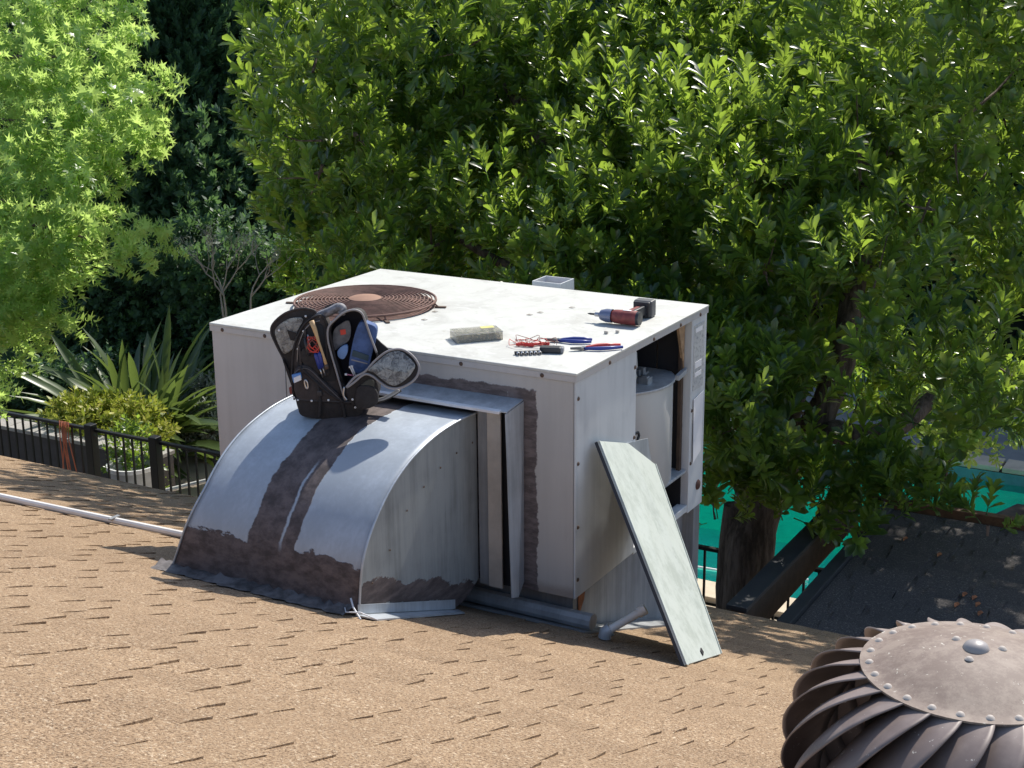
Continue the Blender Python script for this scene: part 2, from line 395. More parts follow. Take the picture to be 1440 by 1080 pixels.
for t in tabs:
    m = t.mesh('shingle'); m.materials.append(M_sh); tm.append(m)
for x, y, k in seen[:298]:
    o = link('shingle', tm[k], None, roof_o, local=True)
    o.location = (x, y, zr(y)+.0015); o.rotation_euler = (-PA, 0, random.uniform(-.03, .03))
rest = MB()
for x, y, k in seen[298:]:
    M = Matrix.Translation((x, y, zr(y)+.0015)) @ Mrot @ Matrix.Rotation(random.uniform(-.03, .03), 4, 'Z')
    rest.add([M @ Vector(v) for v in tabs[k].v], tabs[k].f)
o = part('shingle', rest, M_sh, roof_o); tag(o, kind='stuff')

# ------------------------------------------------------------------ lower roof with beams
LZ = -1.86
low = thing('patio_cover', 'low patio cover with dark shingles in the dappled shade right of the tree trunk', 'patio cover', (1.5, 3, LZ))
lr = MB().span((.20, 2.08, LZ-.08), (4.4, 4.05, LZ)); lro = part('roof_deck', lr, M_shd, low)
p2 = []; y = 2.10
while y < 3.98:
    x = .22+random.random()*.2
    while x < 2.6:
        w = random.uniform(.16, .34); p2.append((x, y, w)); x += w+random.choice((.01, .01, .06, .1))
    y += .135
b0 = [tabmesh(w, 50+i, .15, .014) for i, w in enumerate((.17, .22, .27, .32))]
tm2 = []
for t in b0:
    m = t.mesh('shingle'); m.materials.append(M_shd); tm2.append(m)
p2v = [p for p in p2 if inview(p[0], p[1], LZ, 10)]
for x, y, w in p2v[:290]:
    k = min(3, int((w-.16)/.045)); o = link('shingle', tm2[k], None, lro, local=True)
    o.location = (x+w/2-1.5, y-3, LZ+.002-LZ); o.rotation_euler = (0, 0, random.uniform(-.04, .04))
part('fascia_board', MB().span((.12, 2.08, LZ-.16), (.197, 4.05, LZ+.03)), M_darkbeam, low, .006)
part('beam', MB().span((-.14, 2.08, -2.03), (-.05, 4.1, -1.83)), M_brownwood, low, .008)
part('gutter', MB().span((-.16, 2.08, -1.828), (-.045, 4.1, -1.80)), M_darkbeam, low, .004)
part('fascia_board', MB().span((.12, 4.053, LZ-.16), (4.4, 4.12, LZ+.06)), M_woodstud, low, .006)
for px_ in (.16, 4.2):
    part('post', MB().span((px_-.05, 3.9, GZ), (px_+.05, 4.0, LZ-.165)), M_brownwood, low, .004)

# ------------------------------------------------------------------ the rooftop unit
UW, UD, UH = 1.765, 1.292, .915
unit = thing('rooftop_air_conditioner', 'large weathered white rooftop air conditioner with round rusty fan grille and open side bay', 'air conditioner', (-UW/2, UD/2, zr(UD/2)))
lid = MB().span((-UW-.006, -.008, -.006), (.008, UD+.006, .006)); lido = part('top_panel', lid, M_lid, unit, .003)
lip = MB()
lip.span((-UW-.005, -.0065, -.030), (.0065, -.0025, -.0062)); lip.span((.0025, -.002, -.030), (.0065, UD+.004, -.0062)); lip.span((-UW-.005, 0, -.030), (-UW-.001, UD, -.0062))
part('top_panel_lip', lip, M_white, unit, .0008)
# front panels (facing -Y): mastic round the duct collar is brushed on, ragged
def front_mat():
    m = paint('front_paint', (.50, .49, .47), (.39, .38, .36), amt=.35); w = m.world(); x, y, z = m.sep(w)
    src = m.b.inputs['Base Color'].links[0].from_socket
    n1 = m.noise(w, 13, 6, .75); n2 = m.noise(w, 4, 3)
    nn = m.math('ADD', m.math('MULTIPLY', m.math('SUBTRACT', n1, .5), .06), m.math('MULTIPLY', m.math('SUBTRACT', n2, .5), .05))
    dx = m.math('SUBTRACT', m.math('ABSOLUTE', m.math('SUBTRACT', x, -.70)), .475)
    dz = m.math('SUBTRACT', m.math('SUBTRACT', z, -.145), 0)
    d = m.math('MAXIMUM', dx, dz)
    band = m.ramp(m.math('SUBTRACT', .060, m.math('ADD', d, nn)), -.003, .003)
    holes = m.ramp(m.noise(m.scale(w, (26, 5, 5)), 1, 4, .7), .66, .69)
    band = m.math('MULTIPLY', band, m.math('SUBTRACT', 1, m.math('MULTIPLY', holes, .8)))
    tar = m.mix(m.ramp(m.noise(m.scale(w, (12, 1, 40)), 1, 5, .7), .35, .65), (.09, .075, .075), (.19, .16, .16))
    low_ = m.ramp(m.math('ADD', m.math('MULTIPLY', z, -1), m.math('MULTIPLY', n1, .05)), .88, .925)
    col = m.mix(m.math('MULTIPLY', low_, .5), src, (.20, .13, .09))
    m.put(m.b.inputs['Base Color'], m.mix(band, col, tar)); m.bump(band, .5, .004)
    return m.m
M_front = front_mat()
part('front_panel', MB().span((-1.372, 0.0, -UH), (-.004, .012, -.031)), M_front, unit, .002)
part('front_panel', MB().span((-UW, 0.001, -UH), (-1.377, .012, -.031)), M_white, unit, .002)
part('side_panel', MB().span((-UW, .0125, -UH), (-UW+.012, UD, -.031)), M_white, unit)
part('rear_panel', MB().span((-UW+.013, UD-.012, -UH), (-.002, UD, -.031)), M_white, unit)
M_serv = paint('service_paint', (.60, .63, .65), (.44, .47, .49), amt=.6).m
part('service_panel', MB().span((-.010, 0.0, -UH), (0.0, .545, -.031)), M_serv, unit, .002, label='pale grey service panel still screwed on beside the open bay')
post = part('corner_post', MB().span((-.16, 1.125, -UH-.02), (0.001, UD+.002, -.031)), M_whitegrey, unit, .003)
part('rating_plate', MB().span((.0015, 1.145, -.36), (.0035, 1.262, -.06)), M_plate, post)
for zz, hh in ((-.075, .02), (-.23, .03), (-.28, .02)):
    part('sticker', MB().span((.004, 1.16, zz-hh), (.005, 1.235, zz)), M_paper, post)
part('grommet', MB().lathe([(0.0, .006), (.020, .006), (.025, 0)], 16, M=Matrix.Translation((.002, 1.235, -.83)) @ Matrix.Rotation(R(90), 4, 'Y')), plain('dark_rust_cap', (.10, .045, .035), .7), post, smooth=True)
part('paper_sheet', MB().prism([(.006, 1.15, -.40), (.006, 1.262, -.385), (.004, 1.255, -.665), (.010, 1.15, -.70)], (.0012, 0, 0)), M_paper, post)
# bay: near-black liner painted in for the shade inside, blower housing, rails
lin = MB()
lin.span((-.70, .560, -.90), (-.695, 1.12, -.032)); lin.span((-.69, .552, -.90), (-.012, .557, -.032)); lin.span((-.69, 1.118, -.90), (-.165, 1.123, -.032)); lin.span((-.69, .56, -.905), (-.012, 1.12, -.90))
part('bay_shade_lining', lin, M_dark, unit)
cyl = MB(); ring = [(-.265+.25*math.cos(a), min(1.114, .905+.27*math.sin(a))) for a in np.linspace(-math.pi*.5, math.pi*.42, 18)]
ring = [(-.62, .565)]+ring+[(-.62, 1.112)]
cyl.prism([(x, y, -.735) for x, y in ring], (0, 0, .455))
part('blower_housing', cyl, galv('blower_housing_metal', (.66, .66, .64), .5, .15, .45), unit, .004, smooth='auto')
rim = MB().prism([(x*1.0+.010*(x > -.5), y, -.279) for x, y in ring], (0, 0, .012)); part('housing_rim', rim, M_galv, unit, .003)
part('slanted_cover', MB().prism([(-.62, .60, -.26), (-.45, .60, -.26), (-.40, 1.10, -.24), (-.62, 1.10, -.08)], (0, 0, .012)), plain('bay_shade_blue', (.05, .06, .08), .6), unit)  # cover coloured dark to carry the shade in the upper bay
part('bay_shade_lining', MB().span((-.158, 1.117, -.90), (-.035, 1.1225, -.032)), M_dark, unit)  # dark strip painted in for the shaded gap beside the post
part('housing_flange', MB().prism([(-.10, .70, -.745), (-.03, .72, -.745), (-.008, 1.118, -.725), (-.30, 1.118, -.725)], (0, 0, -.012)), M_galv, unit, .002)
part('frame_rail', MB().span((-.05, .548, -UH-.012), (-.002, 1.124, -.895)), M_whitegrey, unit, .003)
part('frame_rail', MB().span((-.05, 1.095, -.735), (-.032, 1.116, -.06)), M_brownwood, unit, .002, label='dark brown upright strip at the edge of the open bay')
part('frame_rail', MB().prism([(-.035, 1.03, -.262), (-.035, 1.117, -.250), (-.035, 1.117, -.272), (-.035, 1.03, -.284)], (.02, 0, 0)), M_galv, unit)
part('insulation_strip', MB().prism([(-.04, 1.04, -.04), (-.04, 1.112, -.04), (-.04, 1.112, -.25), (-.04, 1.085, -.17)], (.012, 0, 0)), plain('tan_insulation', (.36, .24, .14), .9, 0, .3, 30), unit)
part('brown_shelf', MB().span((-.6, .6, -.86), (-.10, 1.1, -.84)), M_woodstud, unit)
cb = MB()
for i in range(16):
    p = np.array((-.16+rng.uniform(-.12, .08), .66+rng.uniform(0, .32), -.250+rng.uniform(-.01, .02)))
    cb.box(p, (rng.uniform(.015, .05), rng.uniform(.015, .05), rng.uniform(.012, .035)), None)
tag(part('debris_clump', cb, M_galv_d, unit, .003), kind='stuff')
br = MB().tube([(-.06, .60, -.05), (-.05, .635, -.07), (-.05, .645, -.13), (-.07, .62, -.17)], .010, 6).tube([(-.08, .57, -.14), (-.05, .61, -.155), (-.05, .64, -.175)], .012, 6)
part('bracket', br, M_galv, unit, smooth=True)
part('handle', MB().tube([(-.02, .56, -.40), (-.02, .615, -.405), (-.02, .625, -.42), (-.02, .60, -.455), (-.02, .575, -.46)], .006, 6), M_blk, unit, smooth=True)
# screws
scm = MB().lathe([(0, .004), (.006, .004), (.009, 0)], 10).mesh('screw', smooth=True); scm.materials.append(M_screw)
ul = Vector(unit.location)
def screw(p, ax):
    o = link('screw', scm, None, unit, local=True); o.location = Vector(p)-ul
    o.rotation_euler = (R(90), 0, 0) if ax == 'y' else (0, R(90), 0)
for x in (-1.70, -1.47, -1.02, -.76, -.50, -.14): screw((x, -.0068, -.019), 'y')
for y in (.28, .70, .98, 1.2): screw((.0068, y, -.019), 'x')
for z in (-.10, -.36, -.62, -.84): screw((.0005, .022, z), 'x')
for z in (-.10, -.40): screw((.0005, .53, z), 'x')
for z in (-.45, -.70): screw((.0015, 1.142, z), 'x')
# fan grille: concentric rusty wires, spokes, hub, fan underneath
FX, FY, FR = -1.355, .572, .318
part('fan_opening', MB().lathe([(0, .0075), (FR-.01, .0075), (FR-.008, .0085), (FR, .0085)], 48, (FX, FY, 0)), M_rust, lido, label='rust brown sheet inside the fan opening')
gr = MB()
for k in range(15):
    rr = .075+k*(FR-.075)/14; zz = .030+.012*(1-(rr/FR)**2)
    gr.tube([(FX+rr*math.cos(a), FY+rr*math.sin(a), zz) for a in np.linspace(0, 2*math.pi, 49)], .0035 if k < 14 else .006, 5, False)
grid = thing_grille = part('fan_grille', gr, M_rust, unit, smooth=True)
part('hub_plate', MB().lathe([(0, .050), (.060, .048), (.072, .043), (.072, .035)], 32, (FX, FY, 0)), plain('rust_orange_hub', (.30, .165, .11), .8), grid, smooth='auto')
for k in range(6):
    a = k*math.pi/3+.35; c, s_ = math.cos(a), math.sin(a)
    part('spoke', MB().tube([(FX+.06*c, FY+.06*s_, .038), (FX+FR*c, FY+FR*s_, .026), (FX+(FR+.02)*c, FY+(FR+.02)*s_, .008)], .004, 6), M_rust, grid, smooth=True)
    part('clip', MB().box((0, 0, .010), (.05, .016, .006), Matrix.Translation((FX+(FR+.028)*c, FY+(FR+.028)*s_, 0)) @ Matrix.Rotation(a, 4, 'Z')), M_screw, grid)
# base: curb and skid rail
curb = MB()
for x0, x1, y0, y1 in ((-1.55, -.06, .10, .13), (-.09, -.06, .131, UD-.03), (-1.55, -1.52, .131, UD-.03)):
    curb.prism([(x0, y0, zr(y0)-.01), (x0, y1, zr(y1)-.01), (x0, y1, -UH-.001), (x0, y0, -UH-.001)], (x1-x0, 0, 0))
part('roof_curb', curb, galv('curb_metal', (.34, .35, .37), 1, .2, .6), unit)
part('rust_patch', MB().prism([(-.058, .14, -1.06), (-.058, .19, -1.00), (-.058, .21, -.93), (-.058, .14, -.92)], (.003, 0, 0)), M_copper, unit)
part('corner_leg', MB().prism([(-.08, UD-.08, zr(UD-.08)-.01), (-.08, UD-.01, zr(UD-.01)-.01), (-.08, UD-.01, -UH-.022), (-.08, UD-.08, -UH-.022)], (.075, 0, 0)), M_galv_d, unit)
part('skid_rail', MB().tube([(-1.2, .06, zr(.06)+.055), (.06, .04, zr(.04)+.05)], .034, 10), galv('skid_metal', (.42, .44, .46), 1, .2, .5), unit, smooth='auto')
part('base_flashing', MB().prism([(-1.6, -.03, zr(-.03)+.012), (.06, -.03, zr(-.03)+.012), (.06, .16, zr(.16)+.012), (-1.6, .16, zr(.16)+.012)], (0, 0, -.01)), M_galv_d, unit)
part('base_flashing', MB().prism([(.061, .0, zr(0)+.010), (.061, UD, zr(UD)+.010), (-.055, UD, zr(UD)+.010), (-.055, .0, zr(0)+.010)], (0, 0, -.012)), M_galv_d, unit)

# ------------------------------------------------------------------ duct elbow
XL, XR = -1.17, -.40
prof = [(-.06, -.190), (-.17, -.187), (-.27, -.190), (-.36, -.200), (-.45, -.219), (-.54, -.247), (-.62, -.285), (-.69, -.332), (-.75, -.385), (-.80, -.442), (-.836, -.50), (-.858, -.56), (-.872, -.64), (-.882, zr(-.882)+.01)]
duct = thing('curved_roof_duct', 'curved sheet metal duct patched with brown sealant in front of the unit', 'duct', ((XL+XR)/2, -.5, zr(-.5)))
def smooth_prof(P, k=4):
    P = np.array(P, float); out = []
    for i in range(len(P)-1):
        p0, p1, p2, p3 = P[max(i-1, 0)], P[i], P[i+1], P[min(i+2, len(P)-1)]
        for j in range(k):
            t = j/k; out.append(.5*((2*p1)+(p2-p0)*t+(2*p0-5*p1+4*p2-p3)*t*t+(3*p1-p0-3*p2+p3)*t**3))
    out.append(P[-1]); return out
sp = smooth_prof(prof)
def xl(z): return XL-.105*max(0, (-.40-z)/.34)**1.25
ct = MB(); nx = 26; vs = []
for y, z in sp:
    for i in range(nx+1):
        x = xl(z)+(XR-xl(z))*i/nx; e = math.sin(math.pi*i/nx)*.004
        vs.append((x, y-.3*e*(z < -.25), z+.0045*e/.004*.5*math.sin(i*1.3)*.3))
fs = [(a*(nx+1)+i, a*(nx+1)+i+1, (a+1)*(nx+1)+i+1, (a+1)*(nx+1)+i) for a in range(len(sp)-1) for i in range(nx)]
ct.add(vs, fs); cto = part('curved_cover', ct, M_elbow, duct, smooth=True)
sd = cto.modifiers.new('t', 'SOLIDIFY'); sd.thickness = .003
for xx, nm in ((XR-.004, 0), (XL+.002, 1)):
    pts = [(xx, y, z-.004) for y, z in sp]+[(xx, -.26, zr(-.26)+.012), (xx, -.165, -.935), (xx, -.06, -.885)]
    if nm: pts = [(xl(z)+.003, y, z) for x, y, z in pts]
    part('side_sheet', MB().prism(pts, (.002, 0, 0)), M_elbow_side, duct)
part('standing_seam', MB().tube([(XR+.001, y-.002, z+.001) for y, z in sp], .0045, 6), M_galv, duct, smooth=True)
part('standing_seam', MB().tube([(xl(z)-.001, y-.002, z+.001) for y, z in sp], .0045, 6), M_galv, duct, smooth=True)
# flashing and mastic skirt at the roof
fl = MB(); pts = []
N1 = 40
edge = [(XL-.15+(XR-XL+.13)*i/N1, -.885) for i in range(N1+1)]
for i, (x, y) in enumerate(edge):
    w = .035+.028*abs(math.sin(i*.9))+random.uniform(0, .018)
    pts.append(((x, y+.012, zr(y)+.035+random.uniform(-.012, .01)), (x, y-w*.5, zr(y-w*.5)+.014+random.uniform(0, .01)), (x, y-w, zr(y-w)+.006)))
fl.add([p for t in pts for p in t], [(i*3+k, (i+1)*3+k, (i+1)*3+k+1, i*3+k+1) for i in range(N1) for k in range(2)])
part('mastic_skirt', fl, plain('lumpy_mastic', (.13, .115, .11), .7, 0, .6, 14, .6), duct, smooth=True)
part('side_flashing', MB().prism([(XR-.002, -.90, zr(-.90)+.012), (XR+.075, -.88, zr(-.88)+.010), (XR+.045, -.25, zr(-.25)+.010), (XR-.002, -.22, zr(-.22)+.012)], (0, 0, -.006)), M_galv, duct)
part('side_flashing', MB().prism([(XR+.0005, -.89, zr(-.89)+.016), (XR+.0005, -.25, zr(-.25)+.016), (XR+.0005, -.25, zr(-.25)+.055), (XR+.0005, -.89, zr(-.89)+.05)], (.003, 0, 0)), M_galv, duct)
# collar on the unit
part('collar_top', MB().prism([(-1.12, -.115, -.150), (-.235, -.115, -.150), (-.225, -.001, -.128), (-1.12, -.001, -.128)], (0, 0, -.004)), M_galv, duct)
part('sunlit_white_lip', MB().prism([(-1.12, -.124, -.146), (-.262, -.128, -.148), (-.262, -.104, -.146), (-1.12, -.104, -.144)], (0, 0, -.012)), M_white_pl, duct, .002)  # lip coloured white for the sun on the flange edge
part('collar_side', MB().prism([(-.236, -.118, -.158), (-.222, -.002, -.135), (-.226, -.002, -.885), (-.205, -.085, -.915), (-.212, -.125, -.905)], (-.004, 0, 0)), M_galv, duct, label='loose bright sheet hanging off the right side of the collar')
part('back_flange', MB().span((-.345, -.075, -.90), (-.285, -.068, -.163)), M_strip, duct)
part('back_flange', MB().span((-.392, -.066, -.90), (-.345, -.060, -.168)), M_galv_d, duct)
part('gap_shade_plate', MB().span((-.30, -.040, -.90), (-.24, -.034, -.16)), M_dark, duct)  # black plate stands for the shade in the open collar gap
part('loose_wire', MB().tube([(-.42, -.90, zr(-.9)+.07), (-.40, -.915, zr(-.915)+.04), (-.36, -.935, zr(-.93)+.012), (-.345, -.95, zr(-.95)+.008)], .0035, 5), M_white_pl, duct, smooth=True)
part('loose_wire', MB().tube([(-.44, -.91, zr(-.91)+.03), (-.41, -.945, zr(-.945)+.02), (-.36, -.93, zr(-.93)+.03), (-.31, -.90, zr(-.9)+.012)], .0025, 5), M_white_pl, duct, smooth=True)
for i in range(7):
    x = XR+.003; t = i/6; y = -.80+.7*t
    o = link('rivet', scm, None, duct, local=True); o.location = Vector((x, y, -.30-.28*(1-t)**2 if t > .3 else -.62+.5*t))-Vector(duct.location); o.rotation_euler = (0, R(90), 0); o.scale = (.5, .5, .5)

# ------------------------------------------------------------------ removed panel leaning on the unit
lp = [Vector(p) for p in ((.034, .129, -.293), (.016, .44, -.395), (.012, .727, -.575), (.520, .250, zr(.25)+.008), (.578, -.255, zr(-.255)+.008))]
nn = (lp[3]-lp[4]).cross(lp[0]-lp[4]).normalized()
if nn.x < 0: nn = -nn
leaning = thing('access_panel', 'pale removed access panel leaning against the open side of the unit', 'metal panel', tuple((lp[3]+lp[4])/2))
M_lean = N('green_white_paint'); _w = M_lean.world(); _a = M_lean.noise(M_lean.scale(_w, (7, 7, 5)), 1, 8, .78)
M_lean.set(M_lean.mix(M_lean.math('MULTIPLY', M_lean.ramp(M_lean.noise(_w, 45, 5, .85), .60, .70), .6), M_lean.mix(M_lean.ramp(_a, .44, .62), (.56, .60, .55), (.44, .48, .43)), (.25, .26, .22)), .5); M_lean = M_lean.m
part('sheet', MB().prism([tuple(p) for p in lp], -nn*.006), M_lean, leaning, .0015)
def edge_strip(a, b, w, nm='folded_edge'):
    d = (b-a).normalized(); s_ = d.cross(nn).normalized()
    cen = sum(lp, Vector())/5
    if (cen-a).dot(s_) < 0: s_ = -s_
    part(nm, MB().prism([tuple(a+nn*.001), tuple(b+nn*.001), tuple(b+s_*w+nn*.001), tuple(a+s_*w+nn*.001)], nn*.004), M_lean, leaning, .001)
    part('rim', MB().prism([tuple(a-nn*.006), tuple(b-nn*.006), tuple(b-nn*.018), tuple(a-nn*.018)], s_*.003), M_darkbeam, leaning)
edge_strip(lp[0], lp[4], .022); edge_strip(lp[3], lp[2], .006)
part('slot', MB().box((0, 0, 0), (.03, .02, .004), Matrix.Translation((lp[3]+lp[4])/2+(lp[0]-lp[4]).normalized()*.03+nn*.002) @ nn.to_track_quat('Z', 'Y').to_matrix().to_4x4()), M_dark, leaning)
# bluish sheet behind the leaning panel
o = part('scrap_sheet', MB().prism([(.002, .45, -.40), (.002, .66, -.44), (.010, .70, -.60), (.010, .50, -.62)], (.003, 0, 0)), M_galv, None); tag(o, 'small bluish metal sheet tucked behind the top of the leaning panel', 'metal sheet')

# ------------------------------------------------------------------ pvc drain and roof conduit
dr = thing('drain_pipe', 'short white capped drain pipe sticking out at the base of the unit', 'pipe', (.09, 0, zr(0)))
a0 = Vector((.16, -.06, zr(-.06)+.032)); a1 = Vector((.29, .02, zr(.02)+.155))
part('tube', MB().tube([a0, a1], .0155, 14), M_pvc, dr, smooth='auto')
part('cap', MB().tube([a1-(a1-a0)*.16, a1+(a1-a0)*.03], .0205, 14), M_pvc, dr, .002, smooth='auto')
part('elbow', MB().tube([a0+Vector((0, -.0, -.02)), a0+(a1-a0)*.02, a0+(a1-a0)*.15], .026, 14), M_galv, dr, smooth='auto')
cpn = thing('roof_conduit', 'long pale conduit lying across the roof left of the curved duct', 'pipe', (-3.2, 0, zr(0)))
cq = []
for t in np.linspace(0, 1, 12):
    x = -4.6+(2.43+.93)*t*1.02; y = -.27+.40*t+.012*math.sin(t*9); cq.append((x, y, zr(y)+.022))
# keep the free end just left of the duct
part('tube', MB().tube(cq, .017, 10), M_pvc, cpn, smooth='auto')
part('strap', MB().box((0, 0, 0), (.02, .06, .006), Matrix.Translation((cq[7][0], cq[7][1], cq[7][2]+.015))), M_galv_d, cpn)

# ------------------------------------------------------------------ white box behind the unit
wb = thing('disconnect_box', 'small open white electrical box rising behind the rear edge of the unit', 'electrical box', (-.82, 1.48, -.3))
wx0, wx1, wy0, wy1 = -.93, -.775, 1.36, 1.50
for a, b_ in (((wx0, wy0), (wx1, wy0+.006)), ((wx0, wy1-.006), (wx1, wy1)), ((wx0, wy0+.007), (wx0+.006, wy1-.007)), ((wx1-.006, wy0+.007), (wx1, wy1-.007))):
    part('wall', MB().span((a[0], a[1], -.5), (b_[0], b_[1], .012)), M_whitegrey, wb)
part('bottom', MB().span((wx0+.007, wy0+.007, -.04), (wx1-.007, wy1-.007, -.035)), plain('rusty_box_bottom', (.3, .2, .17), .8), wb)
part('pipe_support', MB().span((-.86, 1.38, -2.0), (-.80, 1.44, -.501)), M_galv_d, wb)

# ------------------------------------------------------------------ tools on the lid
def T(x, y, z=0, a=0): return Matrix.Translation((x, y, z)) @ Matrix.Rotation(a, 4, 'Z')
TZ = .0065
# impact driver lying on its side: barrel along local x, grip along local y
iv = thing('impact_driver', 'dark red cordless impact driver lying on its side at the right rear of the lid', 'power tool', (-.20, .77, TZ), .06)
L_ = Matrix.Translation((0, 0, 0))
Rx = Matrix.Rotation(R(90), 4, 'Y')
part('motor_housing', MB().lathe([(0, -.065), (.022, -.064), (.029, -.052), (.031, -.02), (.031, .045), (.028, .06), (0, .062)], 18, M=Matrix.Translation((.045, 0, .034)) @ Rx), M_driver, iv, smooth='auto', local=True)
part('nose', MB().lathe([(.0295, -.0625), (.029, -.09), (.022, -.115), (.011, -.123), (0, -.123)], 18, M=Matrix.Translation((.045, 0, .034)) @ Rx), plain('blue_grey_metal', (.20, .22, .32), .35, .4), iv, smooth='auto', local=True)
part('chuck', MB().lathe([(.010, -.124), (.010, -.142), (.006, -.143), (0, -.143)], 12, M=Matrix.Translation((.045, 0, .034)) @ Rx), M_steel, iv, smooth='auto', local=True)
part('bit', MB().lathe([(.0045, -.144), (.0045, -.165), (.002, -.175), (.0, -.178)], 8, M=Matrix.Translation((.045, 0, .034)) @ Rx), M_blk, iv, smooth='auto', local=True)
part('grip', MB().prism([(.015, .02, .016), (.065, .02, .016), (.078, .16, .018), (.036, .16, .018)], (0, 0, .036)), M_driver, iv, .009, True, local=True)
part('grip_pad', MB().prism([(.050, .04, .014), (.068, .04, .014), (.080, .15, .016), (.062, .15, .016)], (0, 0, .041)), M_blk, iv, .004, True, local=True)
part('battery', MB().box((.058, .185, .038), (.085, .055, .074)), plain('grey_black_battery', (.07, .07, .08), .5), iv, .007, local=True)
part('foot', MB().box((.056, .153, .038), (.075, .016, .066)), M_blk, iv, .004, local=True)
part('label', MB().box((.05, -.0, .0656), (.035, .016, .001)), M_paper, iv, local=True)
part('rear_cap', MB().lathe([(0, .0), (.026, 0), (.030, .006), (.030, .02), (0, .021)], 18, M=Matrix.Translation((.088, 0, .034)) @ Rx), M_blk, iv, smooth='auto', local=True)
# parts case
pc = thing('parts_case', 'clear plastic box of small screws at the front edge of the lid', 'parts case', (-.60, .28, TZ), R(46.5))
def hollow(mb, l, w, h, t): mb.box((0, 0, t/2), (l, w, t)); mb.box((0, -w/2+t/2, h/2+t/2), (l, t, h-t)); mb.box((0, w/2-t/2, h/2+t/2), (l, t, h-t)); mb.box((-l/2+t/2, 0, h/2+t/2), (t, w-2*t, h-t)); mb.box((l/2-t/2, 0, h/2+t/2), (t, w-2*t, h-t)); return mb
M_case = N('cloudy_plastic'); M_case.set((.82, .80, .74), .25, 0, Transmission_Weight=.85); M_case.b.inputs['IOR'].default_value = 1.15; M_case = M_case.m
part('tray', hollow(MB(), .195, .105, .030, .002), M_case, pc, local=True)
part('lid', MB().box((0, 0, .0345), (.198, .108, .006)), M_case, pc, .002, local=True)
for i in range(5): part('divider', MB().box((-.066+i*.033, 0, .0155), (.0015, .099, .026)), M_case, pc, local=True)
sc_ = MB()
for i in range(150):
    M = Matrix.Translation((random.uniform(-.09, .09), random.uniform(-.045, .045), random.uniform(.006, .022))) @ Matrix.Rotation(random.uniform(0, 6), 4, 'Z') @ Matrix.Rotation(random.uniform(-.5, .5), 4, 'Y')
    sc_.box((0, 0, 0), (.014, .004, .004), M)
o = part('small_screws', sc_, plain('mixed_fasteners', (.42, .36, .25), .4, .4, .5, 60), pc, local=True); tag(o, kind='stuff')
part('yellow_sticker', MB().box((.055, .03, .0378), (.055, .030, .0006)), plain('yellow_label', (.75, .68, .2), .6), pc, local=True)
# nut driver bit strip
ns = thing('bit_strip', 'strip of six chrome and black nut driver bits at the front of the lid', 'bit set', (-.285, .155, TZ), R(38))
for i in range(6):
    bz = part('bit', MB().lathe([(0, 0), (.0062, 0), (.0068, .002), (.0068, .020), (.0045, .022), (.0045, .030), (0, .030)], 12, M=Matrix.Translation((-.043+i*.0172, -.012, .0072)) @ Matrix.Rotation(R(-90), 4, 'X')), M_steel, ns, smooth='auto', local=True)
    part('socket_mouth', MB().lathe([(0, 0), (.0048, 0), (.0048, -.001)], 10, M=Matrix.Translation((-.043+i*.0172, -.0125, .0072)) @ Matrix.Rotation(R(-90), 4, 'X')), M_blk, bz, local=True)
part('holder', MB().box((0, .010, .007), (.112, .014, .012)), M_blk, ns, .002, local=True)
# meter leads (red and thin dark wires)
wl = thing('test_leads', 'tangled thin red test leads with red clips near the middle front of the lid', 'wires', (-.36, .27, TZ))
def wire(seed, c, a, b_, n=18, r=.0014):
    q = random.Random(seed); P = []
    for i in range(n):
        t = i/(n-1)*2*math.pi*q.uniform(.9, 1.1)
        P.append((c[0]+a*math.cos(t+q.uniform(-.3, .3))*q.uniform(.7, 1.1), c[1]+b_*math.sin(t)*q.uniform(.7, 1.1), TZ+.003+abs(math.sin(t*1.5))*.022))
    m = MB().tube(P, r, 5); return m
M_redw = plain('red_wire', (.65, .06, .04), .5)
M_brw = plain('dark_red_wire', (.22, .06, .05), .5)
for i, (dx, dy, a, b_, mm) in enumerate(((-.03, -.02, .045, .03, M_redw), (.03, .03, .05, .03, M_redw), (-.02, .05, .06, .045, M_brw), (.07, .06, .04, .035, M_brw), (.02, .0, .07, .02, M_redw))):
    part('lead', wire(i+3, (-.36+dx, .27+dy), a, b_, mm and 18), mm, wl, smooth=True)
for (x, y, a) in ((-.375, .255, .5), (-.30, .31, .3), (-.33, .285, .9), (-.345, .262, .2)):
    part('clip', MB().box((0, 0, .008), (.045, .012, .012), T(x, y, TZ, a)), M_red, wl, .004, True)
# black meter
mt = thing('pocket_meter', 'small dark grey pocket meter lying beside the bit strip', 'meter', (-.225, .225, TZ), R(20))
part('case', MB().box((0, 0, .013), (.085, .040, .024)), M_blk, mt, .005, local=True)
part('end_cap', MB().box((.046, 0, .013), (.012, .036, .022)), plain('grey_plastic', (.2, .2, .22), .5), mt, .003, local=True)
